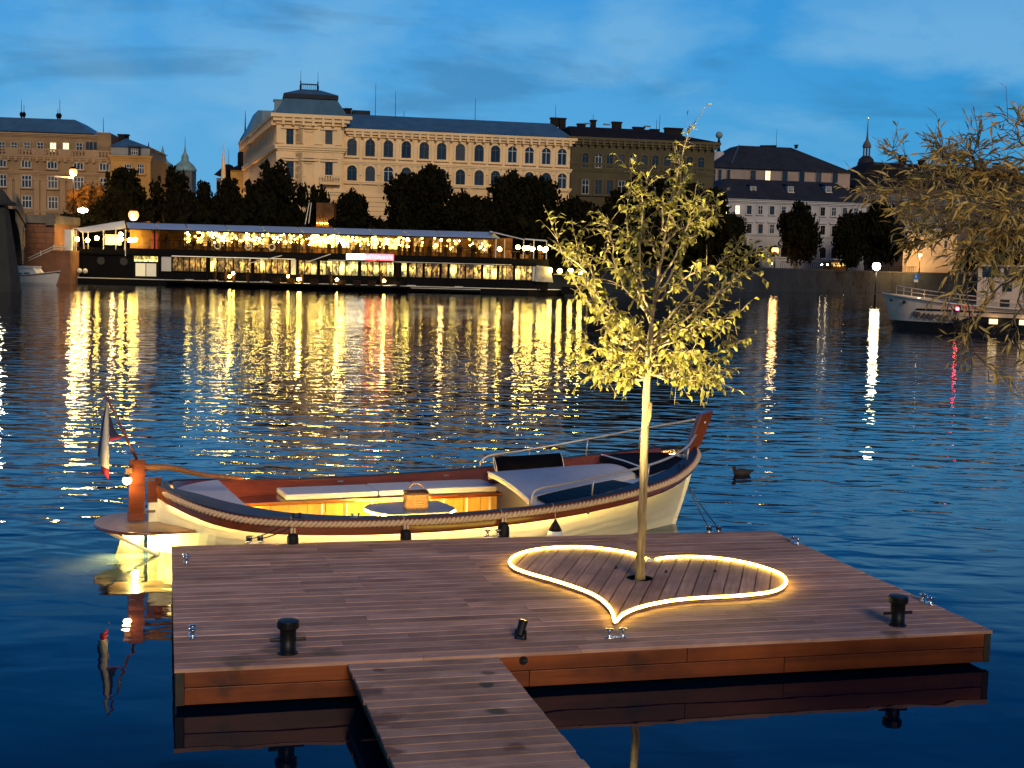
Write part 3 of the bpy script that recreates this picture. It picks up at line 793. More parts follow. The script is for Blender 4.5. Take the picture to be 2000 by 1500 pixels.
# ================================================================== MOORED SLOOP
BO = onz(280, 1078, 0)
BY = math.radians(22.18)
BF = Frame(BO, BY)
bt = thing('sloop', 'white and varnished open sloop lit from within, moored along the dock', 'boat', (BO[0], BO[1], 0), BY)
X0, X1 = .13, 6.98
fb = hermite([.13, .17, .25, .55, .9, 1.25, 1.6, 2.3, 3.0, 3.7, 4.4, 5.1, 5.8, 6.15, 6.5, 6.85, 6.98], [0, .15, .36, .93, 1.22, 1.33, 1.375, 1.425, 1.455, 1.445, 1.39, 1.31, 1.13, .96, .70, .28, 0])
fz = hermite([.13, .25, .55, .9, 1.25, 1.6, 2.3, 3.0, 3.7, 4.4, 5.1, 5.8, 6.15, 6.5, 6.85, 6.98], [.76, .715, .645, .592, .564, .545, .527, .53, .552, .588, .655, .745, .80, .88, .97, 1.0])
fw = hermite([0, .03, .08, .2, .4, .6, .8, .9, 1.0], [0, .16, .5, 1.0, 1.27, 1.2, .72, .36, .02])
def sx(s, z):     # x at section parameter and height: raked stem
    xe = X0 + s * (6.70 - X0); xs = X0 + s * (X1 - X0)
    return xe + (xs - xe) * max(0, min(1, z)) + min(0, z) * .8 * max(0, s - .8) * 5 * .3
SS = np.r_[np.linspace(0, .08, 8), np.linspace(.1, .9, 30), np.linspace(.92, 1, 9)]
strk = lambda x: float(np.interp(x, [.13, .6, 3, 6, 6.98], [.13, .155, .155, .13, .10]))
rows = []
for s in SS:
    x = X0 + s * (X1 - X0); zs = float(fz(x)); b = float(fb(x)); zk = zs - strk(x); w = float(fw(s))
    prof = []
    nl = 6
    for j in range(nl):                       # clinker strakes: every board overlaps the one below
        for e in (0, 1):
            t = (j + e) / nl; z = -.02 + (zk + .02) * t
            tt_ = (z + .02) / (zs + .02)
            y = w + (b - w) * tt_ ** (.75 + .5 * s) ; y = max(y - (.007 if e else 0) * min(1, b / .4), 0)
            prof.append((z, y))
    prof = [(-.3, w * .8), (-.02, w)] + prof
    rows.append([(sx(s, z), -y, z) for z, y in prof[::-1]] + [(sx(s, z), y, z) for z, y in prof])
M['hullw'] = mk('cream white hull paint', (.80, .74, .52), .3, 0, .06, 3, stretch=(1, 1, 6))
MB().grid(rows).build('hull', M['hullw'], bt, smooth=False)
XS = np.r_[np.linspace(.13, .5, 12), np.linspace(.6, 6.4, 44), np.linspace(6.5, 6.98, 10)]
for sd in (-1, 1):
    rows = []
    for x in XS:
        b, z = float(fb(x)), float(fz(x)); k = strk(x)
        rows.append([(x, sd*(b+.002), z-k+.012), (x, sd*(b+.018), z-k+.010), (x, sd*(b+.020), z-k-.010), (x, sd*(b+.028), z-k-.010), (x, sd*(b+.028), z-k+.012), (x, sd*(b+.022), z-.075), (x, sd*(b+.012), z), (x, sd*(b-.05), z)])
    MB().grid(rows if sd < 0 else [r[::-1] for r in rows]).build('rubbing_strake', M['varnish'], bt, smooth=True)
inn_n = hermite([.13, .30, .5, .8, 1.1, 1.4, 2.1, 2.8, 4.0, 4.4, 5.1, 5.8, 6.3, 6.7, 6.98], [0, .0, .05, .42, .75, 1.03, 1.26, 1.36, 1.37, 1.34, 1.23, .88, .62, .3, 0])
inn_f = lambda x: max(0., float(fb(x)) - .07) if x > .3 else 0.
def inner(x, sd): return float(inn_n(x)) if sd < 0 else inn_f(x)
for sd in (-1, 1):
    rows = []
    for x in XS:
        b, z = float(fb(x)), float(fz(x)); i = min(inner(x, sd), b)
        rows.append([(x, sd*(b+.004), z-.002), (x, sd*(b+.002), z+.012), (x, sd*i, z+.014), (x, sd*max(i-.004, 0), z-.03)])
    MB().grid(rows if sd < 0 else [r[::-1] for r in rows]).build('side_deck', M['navy'], bt, smooth=False)
    rows = []
    for x in np.linspace(.4, 6.7, 40):
        z = float(fz(x)); i = min(inner(x, sd), float(fb(x)))
        lo = .03 if x < 4.6 else z - .2
        rows.append([(x, sd*i, z+.0), (x, sd*(i-.012), z-.02), (x, sd*max(min(i-.03, float(fw((x-X0)/(X1-X0)))*.92 if x < 4.6 else i*.9), 0), lo)])
    MB().grid(rows if sd > 0 else [r[::-1] for r in rows]).build('inner_lining', M['varnish'], bt, smooth=True)
    # twisted rope fender
    px_, d_ = [], 0
    path = [np.array([x, sd * (float(fb(x)) + .03), float(fz(x)) - .045]) for x in np.linspace(.2, 6.96, 500)]
    cum = np.r_[0, np.cumsum([np.linalg.norm(path[i+1]-path[i]) for i in range(499)])]
    m = int(cum[-1] / .0075); P_ = np.stack([np.interp(np.linspace(0, cum[-1], m), cum, [p[k] for p in path]) for k in range(3)], 1)
    rb = MB()
    for ph in (0, math.pi):
        hx = []
        for i in range(m):
            d = P_[min(i+1, m-1)] - P_[max(i-1, 0)]; d /= np.linalg.norm(d); u_ = np.cross(d, (0, 0, 1)); u_ /= np.linalg.norm(u_); v_ = np.cross(u_, d)
            a = ph + 2*math.pi * i * .0075 / .105
            hx.append(P_[i] + (u_ * math.cos(a) + v_ * math.sin(a)) * .019)
        rb.tube(hx, .0195, 6)
    rb.build('rope_fender', M['rope'], bt, smooth=True)
    # light strip below the strake
    pl = []
    for x in np.r_[np.linspace(.22, .6, 8), np.linspace(.8, 6.85, 40)]:
        pl.append((x, sd * (float(fb(x)) + .010), float(fz(x)) - strk(x) + .001))
    MB().tube(pl, .005, 5).build('hull_light_strip', M['led_hull'], bt)
# cockpit floor, benches
fl_ = lambda x: max(.02, min(float(fb(x)) - .25, float(fw((x - X0) / (6.70 - X0))) * .9))
rows = [[(x, -fl_(x), .06), (x, fl_(x), .06)] for x in np.linspace(.6, 6.0, 20)]
MB().grid(rows).build('cockpit_floor', M['ply'], bt)
# far bench with panelled front; each panel board its own
xs = np.linspace(1.12, 4.5, 16)
for i, (a, b) in enumerate(zip(xs[:-1], xs[1:])):
    MB().box(a + .004, .70 + (.0 if i % 3 else .006), .06, b - .004, .73, .36).build('bench_panel', M['ply'], bt)
for a in np.linspace(2.2, 4.4, 8):
    MB().box(a - .012, .682, .06, a + .012, .70, .36).build('bench_stile', M['white_gel'], bt)
MB().box(1.12, .655, .345, 4.55, 1.3, .378).box(1.12, .655, .335, 4.55, .665, .346).build('bench_top', M['varnish'], bt)
def pad(x0, x1, y0, y1, z0, z1, name='bench_cushion', mat='cushion', r=.02):
    o = MB().box(x0, y0, z0, x1, y1, z1).build(name, M[mat], bt, bevel=r); return o
pad(1.76, 2.92, .71, 1.27, .38, .452); pad(2.93, 3.52, .71, 1.3, .38, .456); pad(3.53, 4.5, .71, 1.3, .38, .46)
MB().tube([(1.15, .692, .35), (4.5, .692, .352)], .006, 6).build('cockpit_light_strip', M['led_cock'], bt)
# near bench
MB().box(1.4, -1.2, .30, 3.9, -.75, .32).build('bench_top', M['varnish'], bt)
pad(1.45, 3.85, -1.2, -.76, .32, .39)
MB().tube([(1.45, -.74, .28), (3.85, -.74, .28)], .006, 6).build('cockpit_light_strip', M['led_cock'], bt)
# stern seat
pl = []
for x in np.linspace(.42, 1.02, 8): pl.append((x, -min(float(inn_n(x)) + .02, 1.1)))
for x in np.linspace(1.02, .42, 8): pl.append((x, max(.1, float(fb(x)) - .14)))
MB().prism(pl, .44, .60).build('stern_cushion', M['cushion'], bt, bevel=.015)
MB().box(.98, -.8, .06, 1.0, 1.1, .44).build('stern_bench_front', M['ply'], bt)
MB().tube([(1.01, -.7, .39), (1.01, 1.0, .39)], .005, 6).build('cockpit_light_strip', M['led_cock'], bt)
# table
tp = [(2.60, .24), (2.72, .44), (3.0, .50), (3.62, .47), (3.66, -.06), (3.5, -.3), (2.8, -.3), (2.62, 0)]
MB().prism(tp[::-1], .325, .350).build('table_top', M['tablegrey'], bt, bevel=.006)
MB().lathe([(.12, .06), (.03, .08), (.03, .325)], 14, (3.15, .1, 0)).build('table_leg', M['chrome'], bt)
MB().tube([(x, y, .318) for x, y in tp + tp[:1]], .006, 6).build('table_light_strip', M['led_cock'], bt)
# fore cabin with sun pad
cx0, cx1 = 4.12, 6.2
def ynear(x): return float(np.interp(x, [4.1, 4.3, 4.7, 5.2, 5.5, 6.0, 6.3], [-1.27, -1.06, -.86, -.63, -.50, -.24, -.10]))
def yfar(x): return float(np.interp(x, [4.1, 5.4, 6.3], [.52, .56, .48]))
def ctop(x, v):
    zn, zf = float(np.interp(x, [4.1, 4.3, 4.7, 5.2, 6.3], [.628, .65, .67, .69, .725])), float(np.interp(x, [4.1, 6.3], [.672, .745]))
    return zn + (zf - zn) * (v + 1) / 2 + .035 * (1 - v * v)
rows = []
for x in np.linspace(cx0, cx1, 14):
    rows.append([(x + .09 * (v + 1), ynear(x) + (yfar(x) - ynear(x)) * (v + 1) / 2, ctop(x, v)) for v in np.linspace(-1, 1, 13)])
MB().grid(rows).build('sun_pad', M['cushion'], bt, smooth=True)
rows2 = [[(p[0], p[1], p[2] - .06) for p in r] for r in rows]
edge = [rows[0], rows2[0]]
MB().grid([rows2[0], rows[0]]).build('pad_piping', M['white_gel'], bt, smooth=True)
MB().tube(rows[0], .014, 6).build('pad_edge', M['white_gel'], bt, smooth=True)
MB().tube([(p[0], p[1], p[2] + .002) for p in rows[5]], .006, 5).build('pad_seam', M['white_gel'], bt)
side_n = [[rows2[i][0], (rows2[i][0][0], -(inner(rows[i][0][0], -1) - .012), float(fz(rows2[i][0][0])) + .012)] for i in range(14)]
MB().grid([[r[0], r[1]] for r in side_n]).build('cabin_side', M['white_gel'], bt)
MB().grid([[rows[i][0], rows2[i][0]] for i in range(14)]).build('pad_side', M['cushion'], bt)
side_f = [[rows2[i][-1], (rows2[i][-1][0], rows2[i][-1][1] - .02, rows2[i][-1][2] - .03)] for i in range(14)]
MB().grid([[r[1], r[0]] for r in side_f]).build('cabin_side', M['white_gel'], bt)
bx = [rows2[0][i] for i in range(13)]
M['glass'] = mk('dark cabin glass', (.004, .004, .005), .5, 0, 0, 1, spec=.1)
nw = [i for i in range(1, 10)]
MB().grid([[(rows[i][0][0], rows[i][0][1] - .012, rows[i][0][2] - .012), (rows[i][0][0], -(inner(rows[i][0][0], -1) - .004), float(fz(rows[i][0][0])) + .016)] for i in nw]).build('cabin_window', M['glass'], bt)
# backrest roll, hatch cover and locker at the bow
b = MB(); rr_ = []
for x in np.linspace(4.49, 5.42, 6):
    t_ = (x - 4.49) / .93
    rr_.append([(x, .70 + .035 * math.cos(a) + .12 * (.5 + .5 * math.sin(a)), .725 + .03*t_ + .09 * math.sin(a)) for a in np.linspace(0, 2 * math.pi, 15)])
b.grid(rr_); b.f.append(tuple(range(14))); b.f.append(tuple(range(15 * 5, 15 * 5 + 14)))
b.build('backrest', M['dkcloth'], bt, smooth=True)
for x, z in ((4.485, .725), (5.425, .755)):
    MB().tube([(x, .70 + .036 * math.cos(a) + .12 * (.5 + .5 * math.sin(a)), z + .093 * math.sin(a)) for a in np.linspace(0, 2 * math.pi, 15)], .006, 5).build('backrest_piping', M['white_gel'], bt)
pb = []
for x in np.linspace(5.98, 6.74, 8): pb.append((x, -min(float(fb(x)) * .72, .62)))
for x in np.linspace(6.74, 5.98, 8): pb.append((x, min(float(fb(x)) * .86, .8)))
b = MB(); n = len(pb)
b.prism(pb, .70, .80); 
for i in range(n, 2 * n): x, y, z = b.v[i]; b.v[i] = (x, y, .79 + (x - 5.98) * .12)
b.build('bow_cover', M['dkcloth'], bt, bevel=.02)
MB().tube([(5.97, -.55, .825), (5.95, 0, .845), (5.97, .7, .825)], .009, 6).build('cover_edge', M['white_gel'], bt)
# stem post
b = MB()
prf = [(6.60, -.3), (6.71, .0), (6.87, .48), (7.02, 1.03), (7.19, 1.455), (7.03, 1.41), (6.89, 1.04), (6.76, .62), (6.62, .1), (6.45, -.3)]
b.slab_xz(prf, -.045, .045); b.build('stem_post', M['hullw'], bt, bevel=.008)
prf2 = [(6.93, .80), (7.00, 1.0), (7.035, 1.03), (7.205, 1.47), (7.02, 1.42), (6.875, 1.04), (6.83, .9)]
MB().slab_xz(prf2, -.055, .055).build('stem_head', M['varnish'], bt, bevel=.008)
MB().box(.05, -.04, -.3, .17, .04, .66).build('stern_post', M['hullw'], bt, bevel=.006)
MB().box(.04, -.045, .56, .19, .045, .84).build('stern_post_head', M['varnish'], bt, bevel=.006)
# rudder
rd = MB().slab_xz([(-.17, .36), (.01, .36), (.015, 1.04), (-.15, 1.05)], -.05, .05).build('rudder_stock', M['varnish'], bt, bevel=.006)
MB().slab_xz([(-.20, .30), (.01, .30), (-.01, -.35), (-.42, -.35), (-.34, -.1)], -.028, .028).build('rudder_blade', M['post'], bt, bevel=.004)
for z in (.45, .80):
    MB().box(-.005, -.055, z, .12, .055, z + .03).build('rudder_hinge', M['chrome'], bt)
tl = polyline([np.array([-.02, 0, .955]), np.array([.25, 0, .945]), np.array([.65, .01, .845]), np.array([1.1, .02, .79])], 14)
MB().tube(tl, np.linspace(.042, .020, 14), 10).build('tiller', M['oak'], bt, smooth=True)
# stern platform on a strut
el = []
for a in np.linspace(math.pi * .5, math.pi * 1.5, 15): el.append((-.02 + .50 * math.cos(a), .62 * math.sin(a)))
pl = [(.52, -.62), ] + [(-.02 + .50*math.cos(a), -.62*math.sin(a)) for a in np.linspace(math.pi*.5, math.pi*1.5, 15)] + [(.52, .62)]
M['teak'] = mk_wood('wet teak platform', (.10, .055, .03), (.22, .13, .07), .35, 0, 16, .1)
MB().prism(pl[::-1] if False else pl, .315, .345).build('stern_platform', M['teak'], bt)
MB().tube([(x, y, .328) for x, y in pl], .017, 8).build('platform_rim', M['varnish'], bt, smooth=True)
for y in (-.3, .3):
    MB().tube([(-.42, y, .31), (.30, y * .6, -.1)], .02, 10).build('platform_strut', M['white_gel'], bt, smooth=True)
# lamp added under the platform in place of an underwater light, brightening the pale patch
b = MB().lathe([(.04, .285), (.05, .30), (.05, .314)], 12, (-.1, -.12, 0)); o = b.build('added_underside_lamp', M['chrome'], bt)
MB().lathe([(.038, .278), (.038, .284)], 12, (-.1, -.12, 0)).build('lens', M['led_hull'], o)
def early_lamp(loc, e, c, r, parent):
    l = bpy.data.lights.new('lamp_light', 'POINT'); l.energy = e; l.color = c; l.shadow_soft_size = r
    q_ = bpy.data.objects.new('lamp_light', l); COL.objects.link(q_); q_.location = loc; q_.parent = parent
early_lamp((-.1, -.12, .2), 110, (1, .84, .26), .04, o)
# stern lamp
MB().box(-.2, -.075, .90, -.13, -.045, .955).build('lamp_bracket', M['oak'], bt)
lm = MB().lathe([(.02, .885), (.035, .87), (.035, .855)], 12, (-.185, -.08, 0)).build('stern_lamp', M['black'], bt)
MB().sphere((-.185, -.08, .825), .048, 12, 8).build('lamp_globe', M['lamp_white'], lm, smooth=True)
early_lamp((-.185, -.14, .825), 9, (1, .72, .3), .03, lm)
# handrails
def rail(pxs, sd, off=.1):
    o = []
    for px, py in pxs:
        x = 4.5
        for _ in range(12):
            y = sd * max(0, float(fb(x)) - off); x, z = BF.xz(px, py, y)
        o.append(np.array([x, y, z]))
    return o
rn = rail([(1036, 975), (1042, 962), (1058, 953), (1100, 945.5), (1160, 933), (1240, 916), (1300, 897), (1340, 874), (1362, 846), (1374, 822)], -1)
rn[-1][1] = -.05
rn[0] = np.array([rn[1][0] - .03, rn[1][1], float(fz(rn[1][0])) + .01])
MB().tube(polyline(rn, 50), .0155, 8).build('handrail', M['rail'], bt, smooth=True)
rf = rail([(936, 912), (941, 900), (955, 890), (1020, 880), (1140, 859), (1250, 838), (1320, 826), (1362, 820)], 1)
rf[-1][1] = .05
MB().tube(polyline(rf, 50), .0155, 8).build('handrail', M['rail'], bt, smooth=True)
for tops, sd in (([(1160, 934), (1268, 908), (1345, 876)], -1), ([(1035, 878), (1148, 858), (1252, 838)], 1)):
    for p in rail(tops, sd):
        MB().tube([p, (p[0] - .02, p[1], float(fz(p[0])) + .012)], .011, 8).build('rail_post', M['rail'], bt, smooth=True)
# cleats and fittings on the gunwales
def deck_cleat(x, sd, name='deck_cleat', mat='chrome'):
    y = sd * (float(fb(x)) - .05); z = float(fz(x)) + .012
    b = MB()
    for k in (-.035, .035): b.lathe([(.012, 0), (.008, .03), (.018, .04), (.016, .048)], 10, (x + k, y, z))
    b.box(x - .06, y - .014, z, x + .06, y + .014, z + .006); b.build(name, M[mat], bt, smooth=False)
for x, sd, mt in ((1.36, 1, 'chrome'), (5.65, 1, 'chrome'), (1.42, -1, 'black'), (6.35, -1, 'black'), (2.05, -1, 'chrome')): deck_cleat(x, sd, mat=mt)
for px, py, y in ((1285, 956, -1.0), (1145, 1000, -1.33)):
    x, z = BF.xz(px, py, y); yy = -(float(fb(x)) + .026)
    MB().tube([(x, yy, z), (x, yy - .008, z)], .018, 12).build('fairlead', M['chrome'], bt)
for px, py in ((665, 940), (871, 928)):
    x, z = BF.xz(px, py, 1.33); MB().box(x - .035, inner(x, 1) - .045, z - .01, x + .035, inner(x, 1) - .02, z + .01).build('courtesy_light', M['chrome'], bt)

# ------------------------------------------------------------------ flag on its staff
fl = thing('flag', 'drooping white red and blue flag on a slanted varnished staff', 'flag', tuple(BF.wld(-.07, 0, 1.06)), BY)
MB().tube([(0, 0, -.02), (-.33, 0, .69)], [.016, .011], 10).build('staff', M['varnish'], fl, smooth=True)
MB().sphere((-.335, 0, .70), .018, 10, 6).build('staff_knob', M['varnish'], fl, smooth=True)
def cloth(name, pts, mat):
    o = MB().grid(pts).build(name, mat, fl, smooth=True); s = o.modifiers.new('thickness', 'SOLIDIFY'); s.thickness = .002; return o
M['flagw'] = mk('white flag cloth', (.62, .55, .42), .85, 0, .1, 12)
M['flagr'] = mk('red flag cloth', (.55, .03, .04), .85, 0, .1, 12)
M['flagb'] = mk('dark blue flag cloth', (.02, .025, .07), .85, 0, .1, 12)
def fp(px, py, y=0.): 
    x, z = BF.xz(px, py, y); return (x + .07, y, z - 1.06)
cloth('white_stripe', [[fp(209, 785), fp(211, 788, .03), fp(212, 790)], [fp(203, 830, .02), fp(208, 832, -.03), fp(213, 830, .02)], [fp(198, 870, .02), fp(206, 875, -.04), fp(213, 872, .02)], [fp(192, 906, .02), fp(202, 912, -.04), fp(213, 917, .02)]], M['flagw'])
cloth('blue_wedge', [[fp(208, 785, .04), fp(209, 787, .05)], [fp(199, 825, .05), fp(204, 826, .03)], [fp(194, 862, .05), fp(199, 864, .03)], [fp(191, 890, .05), fp(196, 896, .03)]], M['flagb'])
cloth('blue_wedge', [[fp(213, 806, .01), fp(214, 807, .02)], [fp(213, 830, .01), fp(222, 834, .03)], [fp(214, 848, .01), fp(230, 848, .02)], [fp(214, 855, .01), fp(240, 852, .02)]], M['flagb'])
cloth('red_stripe', [[fp(214, 854, .01), fp(226, 852, .03), fp(240, 851, .02)], [fp(214, 862, .01), fp(224, 859, .03), fp(239, 855, .02)]], M['flagr'])
cloth('red_stripe', [[fp(197, 910, .02), fp(204, 913, -.03), fp(213, 917, .02)], [fp(199, 922, .02), fp(205, 926, -.03), fp(213, 926, .02)], [fp(207, 931, .0), fp(209, 933, -.02), fp(212, 937, .01)]], M['flagr'])
MB().tube([fp(238, 853, .02), fp(244, 850, 0), fp(250, 847, 0)], .002, 4).build('halyard', M['rope'], fl)

# ------------------------------------------------------------------ wicker basket on the table
bk = thing('picnic_basket', 'wicker basket with dark lid standing on the boat table', 'basket', tuple(BF.wld(3.17, -.02, .351)), BY)
b = MB(); H_ = .185
for k in range(9):
    z = .01 + k * H_ / 9; w, d = .135 + .008 * k / 9, .085 + .006 * k / 9
    ring = [(x, y, z + .004 * math.sin(i * math.pi + k * math.pi)) for i, (x, y) in enumerate([(w * (abs(math.cos(a)) ** .5) * np.sign(math.cos(a)), d * (abs(math.sin(a)) ** .5) * np.sign(math.sin(a))) for a in np.linspace(0, 2*math.pi, 37)])]
    b.tube(ring, .0125, 5, cap=False)
b.build('woven_body', M['wicker'], bk, smooth=True)
MB().box(-.13, -.08, 0, .13, .08, .02).build('bottom', M['wicker'], bk)
b = MB()
for k in range(9):
    y = -.085 + k * .021; zz = H_ + .035 * math.cos((y) / .1 * 1.3)
    b.tube([(-.135, y, zz), (.135, y, zz)], .011, 6)
b.build('lid', mk('dark brown wicker', (.07, .03, .012), .7, 0, .4, 40), bk, smooth=True)
MB().tube([(.0 + .125 * math.cos(a), 0, .15 + .155 * math.sin(a)) for a in np.linspace(0.05, math.pi - .05, 20)], .008, 6).build('handle', M['wicker'], bk, smooth=True)

# ------------------------------------------------------------------ fenders hanging on the near side
def fender(px, py_top, zt, shape, label, two=False):
    x, _ = BF.xz(px, py_top, -1.42)
    for _ in range(5):
        y = -(float(fb(x)) + .09); x, _z = BF.xz(px, py_top, y)
    z = float(fz(x)); q = BF.wld(x, y, 0); zt = min(_z, z - .1)
    t = thing('fender', label, 'fender', (q[0], q[1], zt), BY, 'fenders hung over the side of the sloop')
    prof = {'cyl': [(.005, .0), (.03, -.005), (.058, -.03), (.062, -.06), (.062, -.30), (.05, -.34), (.01, -.36)], 'bottle': [(.005, 0), (.035, -.005), (.05, -.03), (.066, -.06), (.066, -.28), (.05, -.33), (.01, -.36)]}
    if two:
        MB().lathe([(.012, .0), (.018, -.02), (.05, -.075), (.078, -.13)][::-1], 20).build('black_cap', M['rubber'], t, smooth=True)
        MB().lathe([(.079, -.131), (.088, -.17), (.09, -.22), (.07, -.29), (.02, -.33)][::-1], 20).build('white_ball', M['white_gel'], t, smooth=True)
    else:
        MB().lathe(prof[shape][::-1], 18).build('body', M['rubber'], t, smooth=True)
        b = MB()
        for k in (-.018, .018): b.box(k - .009, -.012, -.002, k + .009, .012, .052)
        b.build('eye', M['rope'], t)
    MB().tube([(0, 0, .0), (0, .02, z - zt - .06), (0, .085, z - zt + .015), (0, .13, z - zt + .02)], .0045, 6).build('lanyard', M['rope'], t, smooth=True)
    return t
fender(572, 1041, .28, 'cyl', 'black fender with pale eye hanging nearest the stern')
fender(793, 1030, .30, 'cyl', 'black fender with pale eye hanging below the wicker basket')
fender(984, 1014, .34, 'bottle', 'shiny bottle shaped black fender beside the chrome cleat')
fender(1085, 1014, .33, 'cyl', 'round white fender with black cone top hanging from the handrail', True)

# ------------------------------------------------------------------ mooring ropes
def mooring(a, b, label, sag=.03):
    a, b = np.array(a), np.array(b); t = thing('mooring_rope', label, 'rope', tuple(a), 0, 'mooring ropes of the sloop')
    p = [(b - a) * s - np.array([0, 0, sag * 4 * s * (1 - s)]) for s in np.linspace(0, 1, 12)]
    MB().tube(p, .0065, 6).build('rope_line', M['dkrope'], t, smooth=True)
    MB().tube([p[-1] + np.array([.028 * math.cos(k * .9), .028 * math.sin(k * .9), -.02 + k * .0022]) for k in range(20)], .0065, 6).build('rope_turns', M['dkrope'], t, smooth=True)
def cl_post(px, py, dx): 
    x, y = DK.xy(px, py, DZ); return DK.wld(x + dx, y, DZ + .045)
for k, lab in ((-.058, 'dark stern rope running to the outer horn of the cleat'), (.058, 'dark stern rope running to the inner horn of the cleat')):
    x = 1.42 + k * .9; mooring(BF.wld(x, -(float(fb(x)) + .028), float(fz(x)) + .01), cl_post(497, 1061, k), lab)
xb, zb = BF.xz(1338, 960, -.10)
for k, lab in ((-.058, 'dark bow rope running to the nearer horn of the cleat'), (.058, 'dark bow rope running to the farther horn of the cleat')):
    mooring(BF.wld(6.86, -.06, .49 + k * .1), cl_post(1394, 1040, k), lab, .015)

# ================================================================== RESTAURANT BOAT ON THE FAR SIDE
RY = 147.5
RF = Frame((atY(600, 505, RY)[0], RY), 0.)
def ru(px, py=505): return RF.xz(px, py)[0]
rb = thing('restaurant_boat', 'long two deck restaurant boat full of warm lamps with a lit sign', 'boat', (RF.o[0], RF.o[1], 0), 0)
M['hullb'] = mk('black ship hull', (.004, .0035, .0035), .7, 0, .3, .5, spec=.08)
M['dkmetal'] = mk('dark metal frame', (.006, .005, .005), .6, 0, .2, 2, spec=.1)
M['sheetroof'] = mk('pale roof sheet', (.30, .38, .48), .35, .0, .08, .4)
M['brownwall'] = mk('brown wall panel', (.13, .06, .02), .7, 0, .6, .9, spec=.15)
M['whitepanel'] = mk('white panel', (.62, .57, .46), .6, 0, .08, 1)
M['sail'] = mk('white awning cloth', (.72, .66, .55), .8, 0, .06, 1)
M['silh'] = mk('dark furniture and guests', (.03, .013, .006), .8, 0, .5, 2, spec=.1)
def mk_litwin(name, c1, c2, s, sc, lo=.40, hi=.66):
    """lit room painted as glow on panes and walls: bright lamps and curtains, dark people and furniture"""
    m = bpy.data.materials.new(name); m.use_nodes = True
    t = m.node_tree; b = t.nodes['Principled BSDF']; L = t.links.new
    g = N(t, 'ShaderNodeNewGeometry'); mp = N(t, 'ShaderNodeMapping'); mp.inputs['Scale'].default_value = (sc * 1.7, sc, sc * .75); L(g.outputs['Position'], mp.inputs[0])
    n = N(t, 'ShaderNodeTexNoise', i_Scale=1., i_Detail=3., i_Roughness=.7); L(mp.outputs[0], n.inputs['Vector'])
    r = ramp(t, [(lo, (0, 0, 0)), (hi, (1, 1, 1))]); L(n.outputs['Fac'], r.inputs[0])
    n2 = N(t, 'ShaderNodeTexNoise', i_Scale=.45, i_Detail=1.); L(g.outputs['Position'], n2.inputs['Vector'])
    mx = N(t, 'ShaderNodeMix', data_type='RGBA'); mx.inputs['A'].default_value = (*c1, 1); mx.inputs['B'].default_value = (*c2, 1); L(n2.outputs['Fac'], mx.inputs['Factor'])
    pw = N(t, 'ShaderNodeMath', operation='POWER'); pw.inputs[1].default_value = 1.6; L(r.outputs[0], pw.inputs[0])
    sz = N(t, 'ShaderNodeSeparateXYZ'); L(g.outputs['Position'], sz.inputs[0])
    zr = N(t, 'ShaderNodeMapRange', i_1=1.5, i_2=4.5); L(sz.outputs['Z'], zr.inputs[0])
    zb_ = ramp(t, [(.0, (.16, .16, .16)), (.06, (.2, .2, .2)), (.2, (.6, .6, .6)), (.27, (1, 1, 1)), (.42, (1, 1, 1)), (.45, (.33, .33, .33)), (.6, (.4, .4, .4)), (.8, (1, 1, 1))]); L(zr.outputs[0], zb_.inputs[0])
    pm = N(t, 'ShaderNodeMath', operation='MULTIPLY'); L(pw.outputs[0], pm.inputs[0]); L(zb_.outputs[0], pm.inputs[1]); pw = pm
    mu = N(t, 'ShaderNodeMath', operation='MULTIPLY_ADD'); mu.inputs[1].default_value = s; mu.inputs[2].default_value = .03; L(pw.outputs[0], mu.inputs[0])
    b.inputs['Base Color'].default_value = (.02, .015, .01, 1); b.inputs['Roughness'].default_value = .3
    L(mx.outputs['Result'], b.inputs['Emission Color']); L(mu.outputs[0], b.inputs['Emission Strength'])
    return m
M['lit_a'] = mk_litwin('warm lit dining room', (1, .45, .06), (1, .68, .15), 4.2, 1.9)
M['lit_b'] = mk_litwin('bright lit dining room', (1, .68, .14), (1, .76, .24), 5.5, 1.1, .34, .60)
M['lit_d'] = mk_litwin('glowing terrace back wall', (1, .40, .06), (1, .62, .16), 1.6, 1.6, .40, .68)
M['lit_c'] = mk_litwin('dim lit dining room', (1, .42, .05), (1, .62, .14), 3.4, 2.2, .44, .7)
xL, xR = ru(140), ru(1106)
# hull, lower deck floor, black middle band
b = MB(); b.prism([(xL, 0), (xR - 4, 0), (xR, 3), (xR, 8), (xR - 4, 11.5), (xL, 11.5)], -.6, .62); b.build('hull', M['hullb'], rb)
MB().tube([(xL, -.03, .62), (xR - 4, -.03, .62), (xR, 3, .62)], .05, 6).build('rubbing_rail', M['whitepanel'], rb)
zF, zC, zR = 3.55, 3.95, 6.62                         # band bottom, upper floor, roof
MB().box(xL, .5, zF - .25, ru(1072), 10.5, zC).build('upper_floor', M['hullb'], rb)
MB().box(ru(145), 9.8, .6, ru(1040), 10.1, zF).build('rear_wall', M['brownwall'], rb)
MB().box(xL + .3, .8, .6, ru(258), 10.2, zF - .25).build('closed_hold', M['hullb'], rb)
